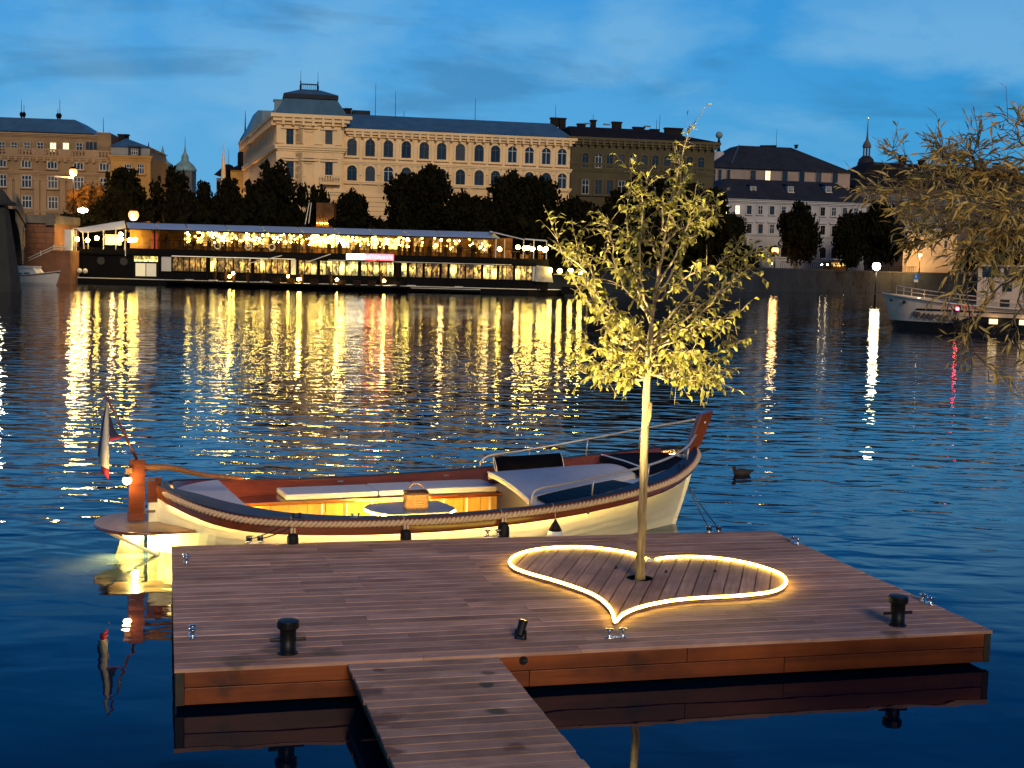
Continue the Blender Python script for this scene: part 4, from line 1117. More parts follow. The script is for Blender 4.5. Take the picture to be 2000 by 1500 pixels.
# lower windows: (from, to, style)
groups = [(333, 366, 'lit_c'), (367, 400, 'lit_a'), (407, 420, 'lit_b'), (421, 452, 'lit_a'), (453, 488, 'lit_a'), (494, 527, 'lit_a'), (528, 562, 'lit_a'), (580, 618, 'lit_b'), (623, 660, 'lit_b'), (661, 698, 'lit_b'), (704, 740, 'lit_b'), (741, 768, 'lit_b'),
          (783, 795, 'lit_b'), (797, 826, 'lit_c'), (828, 858, 'lit_c'), (862, 876, 'lit_c'), (877, 908, 'lit_a'), (910, 940, 'lit_a'), (943, 972, 'lit_a'), (974, 1004, 'lit_a'), (1006, 1040, 'lit_a')]
wr_ = random.Random(11); M['pane_dark'] = mk('unlit pane', (.02, .014, .01), .2, 0, 0, 1)
for a, c, st in groups:
    x0, x1 = ru(a), ru(c); z0, z1 = 1.62, 3.12
    n = max(1, round((x1 - x0) / .72)); f = MB()
    f.box(x0 - .05, .72, z0 - .08, x1 + .05, .86, z0); f.box(x0 - .05, .72, z1, x1 + .05, .86, z1 + .08)
    for k in range(n + 1): xx = x0 + (x1 - x0) * k / n; f.box(xx - .035, .74, z0, xx + .035, .84, z1)
    fr = f.build('window', M['dkmetal'], rb)
    for k in range(n):
        xa_, xb_ = x0 + (x1 - x0) * k / n + .03, x0 + (x1 - x0) * (k + 1) / n - .03
        alt = {'lit_a': ('lit_a', 'lit_a', 'lit_b', 'lit_c', 'lit_d'), 'lit_b': ('lit_b', 'lit_b', 'lit_b', 'lit_a'), 'lit_c': ('lit_c', 'lit_a', 'lit_a', 'lit_d')}[st]
        MB().box(xa_, .88, z0, xb_, .9, z1).build('pane', M[wr_.choice(alt)], fr)
for a, c in ((312, 331), (566, 577), (1041, 1049)):
    MB().box(ru(a), .7, 1.55, ru(c), .8, 3.15).build('white_curtain', M['whitepanel'], rb)
b = MB()
b.box(xL, .86, .6, ru(1072), 1.05, 1.56)
for a in (309, 404, 490.5, 564, 579, 620, 701, 771, 781, 796, 827, 860, 876, 942, 973, 1005, 1052): b.box(ru(a) - .14, .62, .6, ru(a) + .14, 1.0, zF)
b.box(xL, .55, 3.16, ru(1072), .95, zF); b.build('lower_front', M['hullb'], rb)
MB().tube([(ru(333), .5, 3.22), (ru(575), .5, 3.22)], .045, 6).build('cornice_light', mk_emit('dim cornice light', (1, .75, .4), .5), rb)
MB().tube([(ru(640), .5, 3.22), (ru(1000), .5, 3.22)], .045, 6).build('cornice_light', M['whitepanel'], rb)
# white booth on the left
MB().box(ru(261), .2, 2.55, ru(307), .7, 3.12).build('booth_window', M['lit_b'], rb)
MB().box(ru(264), .15, .95, ru(283), .6, 2.35).build('booth_panel', mk('lit white booth panel', (.72, .64, .42), .6, 0, .12, 1, emit=(1, .80, .42), estr=.45), rb)
MB().box(ru(285), .15, .95, ru(304), .6, 2.35).build('booth_panel', mk('pale booth panel', (.72, .66, .48), .6, 0, .12, 1, emit=(1, .8, .45), estr=.25), rb)
MB().box(ru(258), .25, .6, ru(309), .8, 3.2).build('booth_frame', M['dkmetal'], rb)
# upper terrace
MB().box(ru(285), 6.2, zC, ru(1000), 6.4, zR - .4).build('terrace_wall', M['brownwall'], rb)
MB().box(ru(291), 1.1, zC, ru(303), 1.3, zC + 1.75).build('red_door', mk('red door', (.35, .04, .015), .5, 0, .2, 1), rb)
MB().box(ru(243), .2, zC, ru(287), 6, zC + 2.3).build('side_cabin', M['silh'], rb) if False else None
pn = [243, 300, 361, 439, 510, 583, 653, 722, 790, 857, 920, 968]
for a, c in zip(pn[:-1], pn[1:]):
    x0, x1 = ru(a), ru(c); k = .28
    MB().hexa([(x0 + .06 + .5, -.35, 6.02), (x1 - .06 + .5, -.35, 6.02), (x1 - .06 - .55, 2.4, zR + .1), (x0 + .06 - .55, 2.4, zR + .1), (x0 + .06 + .5, -.35, 6.09), (x1 - .06 + .5, -.35, 6.09), (x1 - .06 - .55, 2.4, zR + .17), (x0 + .06 - .55, 2.4, zR + .17)]).build('roof_panel', M['sheetroof'], rb)
MB().box(ru(243), 2.3, zR + .0, ru(965), 8.5, zR + .2).build('flat_roof', M['dkmetal'], rb)
MB().tube([(ru(243), -.4, 6.0), (ru(968), -.4, 6.0)], .07, 6).build('gutter', M['dkmetal'], rb)
for a in pn: MB().box(ru(a) - .06, .35, zC, ru(a) + .06, .47, 6.1).build('terrace_post', M['dkmetal'], rb)
b = MB(); b.tube([(ru(290), .3, zC + .95), (ru(1070), .3, zC + .95)], .03, 5)
x = ru(290)
while x < ru(1070): b.box(x - .015, .28, zC, x + .015, .32, zC + .95); x += .9
b.build('terrace_railing', M['dkmetal'], rb)
for px in (424, 484, 530): 
    o_ = MB().tube([(.33 * math.cos(a), 0, .33 * math.sin(a)) for a in np.linspace(0, 2*math.pi, 17)], .07, 6, cap=False); o_.build('life_ring', M['whitepanel'], rb, loc=(ru(px), .2, zC + .5), smooth=True)
# terrace furniture and guests
rf_ = random.Random(3); b = MB(); bp = MB()
def guest(bm, x, y, z, h):
    bm.lathe([(.16, 0), (.2, .3 * h), (.24, .62 * h), (.2, .76 * h), (.07, .82 * h), (.06, .85 * h), (.11, .9 * h), (.10, .97 * h), (.03, h)], 8, (x, y, z), 1, .7)
x = ru(330)
while x < ru(1066):
    y = rf_.uniform(1.2, 5)
    b.lathe([(.35, 0), (.04, .03), (.04, .72), (.5, .73), (.5, .76)], 8, (x, y, zC))
    for s_ in (-1, 1):
        xx = x + s_ * rf_.uniform(.6, .8)
        b.box(xx - .2, y - .2, zC, xx + .2, y + .2, zC + .45); b.box(xx + s_ * .17 - .03, y - .2, zC + .4, xx + s_ * .17 + .03, y + .2, zC + .95)
        if rf_.random() < .6: guest(bp, xx, y, zC + .12, 1.22)
    if rf_.random() < .3: guest(bp, x + rf_.uniform(-1, 1), y + .6, zC, 1.72)
    if rf_.random() < .35: bp.lathe([(.2, 0), (.26, .4), (.05, .42), (.3, .6), (.42, .9), (.2, 1.3), (.02, 1.4)], 7, (x + .9, 1.0, zC))
    x += rf_.uniform(1.3, 2.1)
o = b.build('terrace_furniture', M['silh'], rb); o['kind'] = 'stuff'
o = bp.build('terrace_guests', M['silh'], rb); o['kind'] = 'stuff'
# lower landing with tables along the water
b = MB(); x = ru(420)
while x < ru(790):
    b.box(x - .4, -.5, .62, x + .4, .2, 1.1) if rf_.random() < .5 else guest(b, x, -.1, .62, 1.35)
    x += rf_.uniform(.9, 1.8)
o = b.build('landing_furniture', M['silh'], rb); o['kind'] = 'stuff'
MB().box(ru(330), -1.4, .4, ru(800), 0, .6).build('landing_stage', M['hullb'], rb)
b = MB(); b.tube([(ru(330), -1.3, 1.35), (ru(800), -1.3, 1.35)], .025, 5)
x = ru(330)
while x < ru(800): b.box(x - .02, -1.32, .6, x + .02, -1.28, 1.35); x += 1.5
b.build('landing_railing', M['dkmetal'], rb)
MB().box(ru(805), -.9, .18, ru(940), 0, .42).build('jetty', M['hullb'], rb)
MB().tube([(ru(805), -.93, .46), (ru(940), -.93, .46)], .035, 5).build('jetty_edge', M['whitepanel'], rb)
# lamps: pendant globes of the terrace, in loose clusters like the photo
clus = [(362, 4), (375, 4), (398, 5), (410, 6), (425, 8), (440, 4), (462, 5), (478, 5), (495, 5), (510, 4), (525, 5), (545, 4), (560, 4), (580, 4), (600, 7), (612, 9), (625, 9), (640, 9), (655, 7), (670, 6), (690, 4), (700, 4), (716, 4), (735, 5), (760, 5), (778, 5), (795, 2), (822, 2), (843, 3), (870, 2), (888, 2), (920, 3), (940, 4), (950, 3)]
meshes = {}
def globe(mat, r):
    k = (mat, r)
    if k not in meshes: meshes[k] = MB().sphere((0, 0, 0), r, 10, 6).mesh('pendant_lamp', M[mat], True)
    return meshes[k]
for px, n in clus:
    for _ in range(int(n * 2.0 + .5)):
        r = rf_.choice((.06, .07, .08, .10, .12, .14, .16, .19))
        link('pendant_lamp', globe(('lamp_pend' if r < .09 or (r < .13 and rf_.random() < .35) else 'lamp_pend2'), r), rb, (ru(px) + rf_.uniform(-.45, .45), rf_.uniform(.6, 4.5), zC + rf_.uniform(.85, 2.0)))
for px in (365, 441, 512, 586, 660, 727, 795, 861): link('pendant_lamp', globe('lamp_pend', .13), rb, (ru(px), .2, 5.72))
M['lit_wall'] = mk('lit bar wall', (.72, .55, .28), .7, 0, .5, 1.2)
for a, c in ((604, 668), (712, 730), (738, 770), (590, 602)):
    MB().box(ru(a), 5.6, zC + .7, ru(c), 6.1, zC + 1.9).build('glow_bar_wall', M['lit_b'], rb)  # lamplight on the bar wall painted as emission
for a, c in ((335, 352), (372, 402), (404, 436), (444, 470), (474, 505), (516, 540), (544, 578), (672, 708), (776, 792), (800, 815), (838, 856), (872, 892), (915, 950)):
    MB().box(ru(a), 5.8, zC + .5, ru(c), 6.15, zC + 2.0).build('glow_wall_panel', M['lit_d'], rb)  # panels glow by emission to imitate a lamplit back wall
for px, z in ((451, 1.05), (458, 1.4), (565, 1.25), (585, .95), (588, .98), (660, 1.02), (752, 1.02)):
    link('table_lamp', globe('lamp_pend', .16), rb, (ru(px), -.6, z + .12))
for px in (768, 806, 898, 374, 420, 520): MB().box(ru(px) - .45, -1.0, .66, ru(px) + .45, -.7, .76).build('boat_bench', M['whitepanel'], rb)
# open terrace at the right with awning and string of lamps
b = MB(); b.grid([[(ru(955), 0, 6.72), (ru(955), 5, 6.9)], [(ru(1022), -.2, 5.95), (ru(1022), 5, 6.1)]]); o = b.build('right_awning', M['sail'], rb); s = o.modifiers.new('t', 'SOLIDIFY'); s.thickness = .06
b = MB(); b.grid([[(ru(1024), -.2, 6.0), (ru(1024), 5, 6.1)], [(ru(1066), -.2, 5.85), (ru(1066), 5, 6.0)]]); o = b.build('right_awning', M['sail'], rb); s = o.modifiers.new('t', 'SOLIDIFY'); s.thickness = .12
for px in (968, 985, 1022, 1042, 1067): MB().box(ru(px) - .05, .2, zC, ru(px) + .05, .3, 5.95).build('terrace_post', M['whitepanel'], rb)
for px, z in ((975, 4.9), (1011, 5.15), (1024, 5.05), (1031, 5.1), (1040, 5.0), (1054, 5.1), (1066, 5.05), (1064, 4.9)): link('pendant_lamp', globe('lamp_pend', .24), rb, (ru(px), .4, z))
for px, z in ((1075, 2.75), (1094, 2.7), (1115, 2.75), (1134, 2.65)): link('pendant_lamp', globe('lamp_pend', .26), rb, (ru(px), .0, z))
MB().tube([(ru(1070), .3, 5.55), (ru(1100), .3, 4.6), (ru(1128), .3, 3.6)], .10, 6).build('gangway_rail', M['sail'], rb)
MB().tube([(ru(1128), .3, 3.6), (ru(1150), .3, 2.4), (ru(1150), .3, .3)], .08, 6).build('gangway_rail', M['sail'], rb)
b = MB(); b.grid([[(ru(1048), .4, 3.25), (ru(1075), .4, 3.1)], [(ru(1046), .2, 1.5), (ru(1082), .2, 1.45)]]); b.build('side_tarp', mk('grey tarp', (.16, .15, .15), .5, 0, .4, 2), rb)
MB().box(ru(1100), -.2, .2, ru(1175), 3, 1.0).build('floating_pontoon', M['hullb'], rb)
# white sail awning on the left terrace
def rp(px, py, y=0.): x, z = RF.xz(px, py, y); return (x, y, z)
b = MB(); b.grid([[rp(143, 446), rp(150, 447), rp(158, 453), rp(170, 454.5)], [rp(150, 446, 1), rp(180, 442, 1), rp(200, 447), rp(215, 449)], [rp(158, 445, 3), rp(215, 435, 3), rp(243, 431), rp(246, 447)]])
o = b.build('sail_awning', M['sail'], rb, smooth=True); s = o.modifiers.new('t', 'SOLIDIFY'); s.thickness = .04
for px, a in ((143, 0), (161, .1), (172, .1), (202, .1), (226, .1), (246, 0)): MB().tube([rp(px, 447), (rp(px + (px % 3 - 1) * 3, 483)[0], 0, zC - .2)], .05, 6).build('awning_pole', M['sail'], rb)
for px, pt, pb_ in ((146, 450, 548), (149, 450, 548), (245, 445, 500)): MB().tube([rp(px, pt, -.3), rp(px, pb_, -.3)], .045, 6).build('mooring_pole', M['sail'], rb)
for px, py in ((151, 467), (171, 469), (189, 465), (237, 467), (236, 458), (258, 469), (264, 468), (253, 469)): link('pendant_lamp', globe('lamp_pend', .24), rb, rp(px, py, .5))
MB().box(*rp(205, 478, 2), *(rp(238, 459, 2.6))).build('service_counter', M['whitepanel'], rb)
MB().box(ru(246), 1.5, zC, ru(290), 5, 6.2).build('side_cabin', M['brownwall'], rb)
for px in (145, 157, 168): MB().sphere((0, 0, 0), .28, 12, 8).build('hull_fender', M['whitepanel'], rb, loc=(ru(px), -.3, 1.35), smooth=True)
for px in (193, 238): MB().tube([(0, .79, 0), (0, .70, 0)], .42, 16).build('porthole', M['post'], rb, loc=(ru(px), 0, 2.5))
# tilted white booms
for a, c in (((487, 514), (551, 499)), ((600, 512), (646, 496)), ((712, 514), (742, 506))): MB().tube([rp(*a, -.6), rp(*c, -.6)], .055, 6).build('boom', M['whitepanel'], rb)
# sign
sg = MB().box(ru(677), -.12, 3.33, ru(769), .05, 4.05).build('sign', M['dkmetal'], rb)
MB().box(ru(677), -.2, 3.36, ru(712.5), -.125, 3.98).build('white_light_box', mk_emit('white sign light', (1, .93, .84), 8), sg)
MB().box(ru(713), -.16, 3.35, ru(769), -.125, 4.02).build('red_sign_panel', mk_emit('red sign glow', (1, .002, .014), 9), sg)
fc = bpy.data.curves.new('sign_letters', 'FONT'); fc.body = 'RISTORANTE'; fc.size = 1.0; fc.extrude = .03
tx = bpy.data.objects.new('sign_letters', fc); COL.objects.link(tx)
bpy.context.view_layer.update()
dg = bpy.context.evaluated_depsgraph_get(); me = bpy.data.meshes.new_from_object(tx.evaluated_get(dg)); bpy.data.objects.remove(tx)
def fit_text(me, w, h):
    c = np.array([v.co for v in me.vertices]); mn, mx = c.min(0), c.max(0)
    for v in me.vertices: v.co = ((v.co.x - mn[0]) / (mx[0] - mn[0]) * w, (v.co.y - mn[1]) / (mx[1] - mn[1]) * h, v.co.z)
fit_text(me, ru(767.5) - ru(714), .46)
me.materials.clear(); me.materials.append(mk_emit('pink white sign letters', (1, .44, .50), 1.5))
o = link('sign_letters', me, sg, (ru(714), -.20, 3.43)); o.rotation_euler = (math.pi/2, 0, 0)
# real light of the lamps inside, so that decks and guests are lit
def lamp(loc, e, c, r=.2, parent=None, name='lamp_light'):
    l = bpy.data.lights.new(name, 'POINT'); l.energy = e; l.color = c; l.shadow_soft_size = r
    o = bpy.data.objects.new(name, l); COL.objects.link(o); o.location = loc
    if parent: o.parent = parent
    return o
for px in (420, 530, 620, 660, 740, 860, 950): lamp((ru(px), 2.6, 5.6), 190, (1, .60, .20), .3, rb)
for px in (160, 215, 1010, 1055): lamp((ru(px), .6, 5.0), 220, (1, .66, .28), .2, rb)

# ================================================================== BUILDINGS OF THE FAR BANK
def stucco(name, c, var=.22): return mk(name, c, .85, 0, var, .35, bump=.25, bscale=5, detail=8)
M['slate'] = mk('grey blue metal roof', (.05, .11, .16), .42, 0, .22, .5, stretch=(1.4, 1.4, .15))
M['slate2'] = mk('dark slate roof', (.018, .020, .027), .75, 0, .3, .6, spec=.2)
M['tile'] = mk('dark tiled roof', (.013, .010, .009), .8, 0, .3, .8, spec=.12)
M['pane'] = mk('dark window glass', (.010, .012, .016), .10, 0, 0, 1)
_t = M['pane'].node_tree; _oi = N(_t, 'ShaderNodeObjectInfo'); _rp = ramp(_t, [(0, (.004, .004, .006)), (.5, (.012, .012, .014)), (.85, (.02, .018, .017)), (.99, (.06, .052, .042))]); _t.links.new(_oi.outputs['Random'], _rp.inputs[0]); _t.links.new(_rp.outputs[0], _t.nodes['Principled BSDF'].inputs['Base Color'])
M['litpane'] = mk_emit('lit window', (1, .66, .24), 2.2)
M['sashw'] = mk('pale window sash', (.46, .43, .38), .6, 0, .1, 2)
M['sashd'] = mk('dark window sash', (.03, .028, .028), .6, 0, .1, 2)
WC = {}
def win_meshes(w, h, arch, trim, key, mw):
    k = (round(w, 2), round(h, 2), arch, key, mw)
    if k in WC: return WC[k]
    def outline(o):
        if arch:
            R = w / 2 + o; zc = h - w / 2
            p = [(-R, -o)] + [(R * -math.cos(a), zc + R * math.sin(a)) for a in np.linspace(0, math.pi, 11)] + [(R, -o)]
            return p
        return [(-w/2 - o, -o), (-w/2 - o, h + o), (w/2 + o, h + o), (w/2 + o, -o)]
    i, e = outline(0), outline(trim); n = len(i); b = MB()
    for (y, pts) in ((-.14, e), (-.14, i), (.02, i), (.0, e)): b.v += [(x, y, z) for x, z in pts]
    for k2 in range(n):
        m_ = (k2 + 1) % n
        b.f += [(k2, m_, n + m_, n + k2), (n + k2, n + m_, 2*n + m_, 2*n + k2), (3*n + k2, 3*n + m_, m_, k2)]
    b.box(-w/2 - trim - .12, -.3, -trim - .02, w/2 + trim + .12, -.01, -trim + .14)
    fr = b.mesh('window', None)
    pn = MB().slab_xz(i[::-1], -.03, -.01).mesh('pane', None)
    s = MB(); t = max(.06, w * .06)
    for xm in ([0] if mw == 1 else [-w/6, w/6] if mw == 2 else []): s.box(xm - t/2, -.075, 0, xm + t/2, -.035, h - (.02 if not arch else w * .1))
    if mw:
        zt = h * .62 if not arch else h - w / 2
        s.box(-w/2, -.08, zt - t/2, w/2, -.036, zt + t/2)
        for q in (-w/2, w/2 - t): s.box(q, -.07, 0, q + t, -.034, h - (w/2 if arch else 0))
        s.box(-w/2, -.07, 0, w/2, -.034, t)
        if not arch: s.box(-w/2, -.07, h - t, w/2, -.034, h)
    sm = s.mesh('sash', None) if mw else None
    WC[k] = (fr, pn, sm); return WC[k]
def win(t, u, z, w, h, arch=False, trim=.2, wall='', mw=1, lit=False, sash='sashd', pane=None, y=0.):
    fr, pn, sm = win_meshes(w, h, arch, trim, wall + sash + str(lit) + (pane or ''), mw)
    if not fr.materials:
        fr.materials.append(M[wall]); pn.materials.append(M[pane or ('litpane' if lit else 'pane')])
        if sm: sm.materials.append(M[sash])
    f = link('window', fr, t, (u, y, z)); link('pane', pn, f)
    if sm: link('sash', sm, f)
def win_px(t, fr, px, py0, py1, wpx, **k):
    u, z0 = fr.xz(px, py1, k.get('y', 0)); _, z1 = fr.xz(px, py0, k.get('y', 0)); u0, _ = fr.xz(px - wpx / 2, py1, k.get('y', 0)); u1, _ = fr.xz(px + wpx / 2, py1, k.get('y', 0))
    k.setdefault('wq', None); wq = k.pop('wq'); hq = k.pop('hq', None)
    win(t, u, z0, wq or (u1 - u0), hq or (z1 - z0), **k)
def cornice(t, u0, u1, z, h, out, mat, name='cornice', y=0., side=None, brackets=0.):
    b = MB(); b.box(u0 - out, y - out, z, u1 + out, y + .3, z + h * .35); b.box(u0 - out * .7, y - out * .7, z - h * .35, u1 + out * .7, y + .3, z); b.box(u0 - out * .3, y - out*.3, z - h * .65, u1 + out*.3, y + .3, z - h*.35)
    if brackets:
        x = u0 + brackets / 2
        while x < u1: b.box(x - .16, y - out * .95, z - h * .75, x + .16, y, z - .01); x += brackets
    b.build(name, M[mat], t)
def hip(t, u0, u1, v0, v1, z0, z1, iu, iv, mat, name='roof', iu2=None):
    iu2 = iu if iu2 is None else iu2
    return MB().hexa([(u0, v0, z0), (u1, v0, z0), (u1, v1, z0), (u0, v1, z0), (u0 + iu, v0 + iv, z1), (u1 - iu2, v0 + iv, z1), (u1 - iu2, v1 - iv, z1), (u0 + iu, v1 - iv, z1)]).build(name, M[mat], t)
def chimney(t, u, v, z, w, h, mat='tile', name='chimney'):
    b = MB(); b.box(u - w/2, v - .4, z, u + w/2, v + .4, z + h); b.box(u - w/2 - .1, v - .5, z + h, u + w/2 + .1, v + .5, z + h + .2); b.build(name, M[mat], t)
def antenna(t, u, v, z, h, r=.05): MB().tube([(u, v, z), (u, v, z + h)], [r, r * .5], 5).build('antenna', M['dkmetal'], t)

# ---------- cream academy with corner pavilion
AY = 181.
M['cream'] = stucco('cream stucco', (.70, .455, .215))
M['cream2'] = stucco('cream stone trim', (.76, .51, .25), .1)
AF = Frame((atY(543, 300, AY)[0], AY), math.radians(11))
A = thing('academy_building', 'large cream neo-renaissance palace with corner pavilion and grey blue roof', 'building', (AF.o[0], AF.o[1], 0), AF.yaw)
def au(px, py): return AF.xz(px, py)
uP = au(672, 250)[0]; uE = au(1118, 280)[0]; zPe = au(545, 226)[1]; zWe = au(900, 262)[1]
zB = 3.7
MB().box(0, 0, zB, uP, 26, zPe).build('pavilion_wall', M['cream'], A)
MB().box(uP, 1.1, zB, uE, 22, zWe).build('wing_wall', M['cream'], A)
# string courses
for (p, ln) in (((545, 286), .8), ((545, 372), .9)):
    z = au(*p)[1]; cornice(A, 0, uP, z, ln, .45, 'cream2', 'string_course')
for p in ((700, 317), (700, 356)):
    z = AF.xz(*p, 1.1)[1]; cornice(A, uP, uE, z, .55, .3, 'cream2', 'string_course', y=1.1)
cornice(A, 0, uP, zPe - .2, 1.3, 1.0, 'cream2', brackets=1.3)
cornice(A, uP + .9, uE, zWe - .2, 1.0, .8, 'cream2', y=1.1, brackets=1.1)
b = MB()
for px in (548, 583, 585, 622, 660): 
    u = au(px, 290)[0]
    b.box(u - .55, -.18, au(545, 282)[1] + .2, u + .55, .02, zPe - 1.2); b.box(u - .55, -.18, au(545, 369)[1], u + .55, .02, au(545, 290)[1] - .4)
b.build('pilasters', M['cream2'], A)
for px in (566, 642): win_px(A, AF, px, 257, 282, 12, wall='cream2', trim=.28, mw=1, wq=.95, hq=2.0)
for px in (566, 642): win_px(A, AF, px, 322, 347, 13, wall='cream2', trim=.28, mw=1, wq=1.0, hq=2.1)
b = MB()   # hood mouldings, blind niche frames, balconies
for px, py in ((566, 250), (604, 250), (642, 253), (566, 313), (604, 313), (642, 315)):
    u, z = au(px, py); b.box(u - 1.15, -.42, z - .1, u + 1.15, 0, z + .14)
for px, py in ((604, 246), (566, 309), (604, 309), (642, 311)):
    u, z = au(px, py); b.slab_xz([(u - 1.2, z), (u, z + .62), (u + 1.2, z)], -.35, -.01)
for px, p0, p1 in ((604, 256, 284), (604, 318, 345)):
    u, z1 = au(px, p0); z0 = au(px, p1)[1]
    for q in (-1, 1): b.box(u + q * .62 - .08, -.16, z0, u + q * .62 + .08, 0, z1)
    b.box(u - .7, -.16, z1 - .1, u + .7, 0, z1 + .05)
b.build('window_hoods', M['cream2'], A)
u, z = au(646, 357); b = MB(); b.box(u - 1.5, -1.1, z - .3, u + 1.2, 0, z)
for k in range(8): b.box(u - 1.45 + k * .36, -1.08, z, u - 1.3 + k * .36, -.95, z + .8)
b.box(u - 1.5, -1.1, z + .8, u + 1.2, -.9, z + .95); b.build('balcony', M['cream2'], A)
top = [687, 722.5, 758, 793, 828, 862, 898.5, 935, 967, 1000, 1033, 1066, 1097]
for i, px in enumerate(top):
    yo = (px - 687) * .0465
    win_px(A, AF, px, 271 + yo, 304 + yo, 19, arch=True, wall='cream2', trim=.26, mw=1, y=1.1, wq=1.3, hq=2.28, sash='sashw' if i > 8 else 'sashd')
    yo = (px - 687) * .036
    win_px(A, AF, px, 325 + yo, 355 + yo, 19, arch=True, wall='cream2', trim=.26, mw=1, y=1.1, wq=1.3, hq=2.2, sash='sashw' if i in (2, 12) else 'sashd')
    u = AF.xz(px, 380, 1.1)[0]; win(A, u, zB + 1.6, 1.2, 2.4, wall='cream2', trim=.3, y=1.1)
b = MB()   # flat strips between the bays and rusticated base
for i in range(len(top) + 1):
    px = 669.5 if i == 0 else (top[-1] + 16 if i == len(top) else (top[i-1] + top[i]) / 2)
    u = AF.xz(px, 300, 1.1)[0]
    if 0 < i < len(top): b.box(u - .22, .98, AF.xz(px, 351, 1.1)[1] + .6, u + .22, 1.12, zWe - 1.0)
b.build('pilaster_strips', M['cream2'], A)
b = MB(); z = zB
while z < AF.xz(700, 380, 1.1)[1]: b.box(uP, .99, z + .06, uE, 1.1, z + .56); b.box(0, -.10, z + .06, uP, 0, z + .56); z += .62
b.build('base_courses', M['cream2'], A)
# left street front: long wing running back along the side street, slightly askew
SL = 49.
def sk(bm): bm.v = [(x - .095 * y, y, z) for x, y, z in bm.v]; return bm
zs1, zs2 = au(545, 286)[1], au(545, 372)[1]
sk(MB().box(0, .2, zB, 5, SL, zPe)).build('street_wall', M['cream'], A)
b = MB()
for v in np.arange(.8, SL, 1.75): b.box(-.22, v - .28, zs1 + .3, 0, v + .28, zPe - 1.2); b.box(-.2, v - .3, zs2 + .4, 0, v + .3, zs1 - .6)
for v in np.arange(.2, SL, 1.1): b.box(-.9, v - .15, zPe - 1.2, 0, v + .15, zPe - .25)
sk(b).build('street_pilasters', M['cream2'], A)
b = MB(); b.box(-1.0, -.9, zPe - .18, 0, SL + .5, zPe + .28); b.box(-.45, -.4, zs1 - .3, 0, SL, zs1 + .28); b.box(-.45, -.4, zs2 - .3, 0, SL, zs2 + .3); sk(b).build('street_cornice', M['cream2'], A)
for v in np.arange(1.68, SL - 1, 1.75):
    for z0, z1 in ((zs1 + .9, zs1 + 3.0), (zs2 + 1.0, zs2 + 3.2)):
        sk(MB().box(-.03, v - .45, z0, .02, v + .45, z1)).build('street_window', M['pane'], A)
# roofs
zr0 = zPe + .3
z_m = au(600, 181)[1]; z_t = au(600, 165)[1]
def pav_roof(v0, v1):
    hip(A, -.5, uP + .4, v0, v1, zr0, z_m - .6, 1.35, 1.6, 'slate', 'mansard_roof')
    b = MB(); b.box(.65, v0 + 1.3, z_m - .65, uP - .75, v1 - 1.3, z_m - .1); b.build('roof_rim', M['slate2'], A)
    hip(A, .65, uP - .75, v0 + 1.3, v1 - 1.3, z_m - .1, z_m + .75, 2.2, 2.4, 'slate', 'roof_cap')
pav_roof(-.6, 9.)
b = MB(); uc = uP / 2 - .2; zc = z_m + .7
for x in np.arange(-1.1, 1.2, .27): b.box(uc + x - .03, 3.4, zc, uc + x + .03, 3.5, zc + .75)
b.box(uc - 1.2, 3.35, zc + .75, uc + 1.2, 3.55, zc + .9); b.box(uc - 1.25, 3.3, zc - .05, uc + 1.25, 4.6, zc + .12); b.build('roof_crest', M['dkmetal'], A)
for x in (-1.15, 1.15): MB().lathe([(.14, 0), (.14, .7), (.05, .8), (.1, 1.1), (.03, 1.3), (.015, 2.6)], 8, (uc + x, 3.45, zc)).build('finial', M['dkmetal'], A)
sk(MB().hexa([(-.5, 8, zr0), (6, 8, zr0), (6, SL + .5, zr0), (-.5, SL + .5, zr0), (1.6, 9, zr0 + 2.6), (5, 9, zr0 + 2.6), (5, SL - 1, zr0 + 2.6), (1.6, SL - 1, zr0 + 2.6)])).build('street_roof', M['slate'], A)
sk(MB().hexa([(-.7, SL - 12, zr0 + .02), (6.2, SL - 12, zr0 + .02), (6.2, SL + .6, zr0 + .02), (-.7, SL + .6, zr0 + .02), (1.2, SL - 10, zr0 + 4.4), (5, SL - 10, zr0 + 4.4), (5, SL - 1.5, zr0 + 4.4), (1.2, SL - 1.5, zr0 + 4.4)])).build('rear_pavilion_roof', M['slate'], A)
sk(MB().box(-.3, 18, zr0, 1.4, 20, zr0 + 2.2)).build('dormer', M['slate'], A)
b = MB(); b.box(-.5, 2.2, zr0, 1.1, 4.0, zr0 + 1.9); b.box(-.65, 2.1, zr0 + 1.9, 1.2, 4.1, zr0 + 2.1); b.build('dormer', M['slate'], A)
zw = AF.xz(690, 226, 1.1)[1]
zwt = AF.xz(900, 233, 6.5)[1]
MB().hexa([(uP, .3, zWe + .2), (uE + .1, .3, zWe + .2), (uE + .1, 21, zWe + .2), (uP, 21, zWe + .2), (uP, 6.5, zwt), (uE - 1.6, 6.5, zwt), (uE - 1.6, 16, zwt), (uP, 16, zwt)]).build('wing_roof', M['slate'], A)
chimney(A, au(674, 222)[0], 9, zwt - .8, 1.2, 1.6); chimney(A, au(690, 222)[0], 9.5, zwt - .6, .8, 1.5)
MB().box(au(697, 222)[0], 8, zwt - .2, au(733, 222)[0], 10, zwt + .75).build('roof_hatch', M['slate2'], A)
for px, h in ((733, 4.6), (772, 3.6), (789, 1.), (928, 3.2), (1085, 2.8)): antenna(A, AF.xz(px, 230, 8)[0], 8, zwt, h, .045)
chimney(A, AF.xz(1083, 240, 8)[0], 8, zwt - .3, 1.1, 1.1); chimney(A, AF.xz(1098, 240, 8)[0], 8, zwt - .6, .9, 1.4)

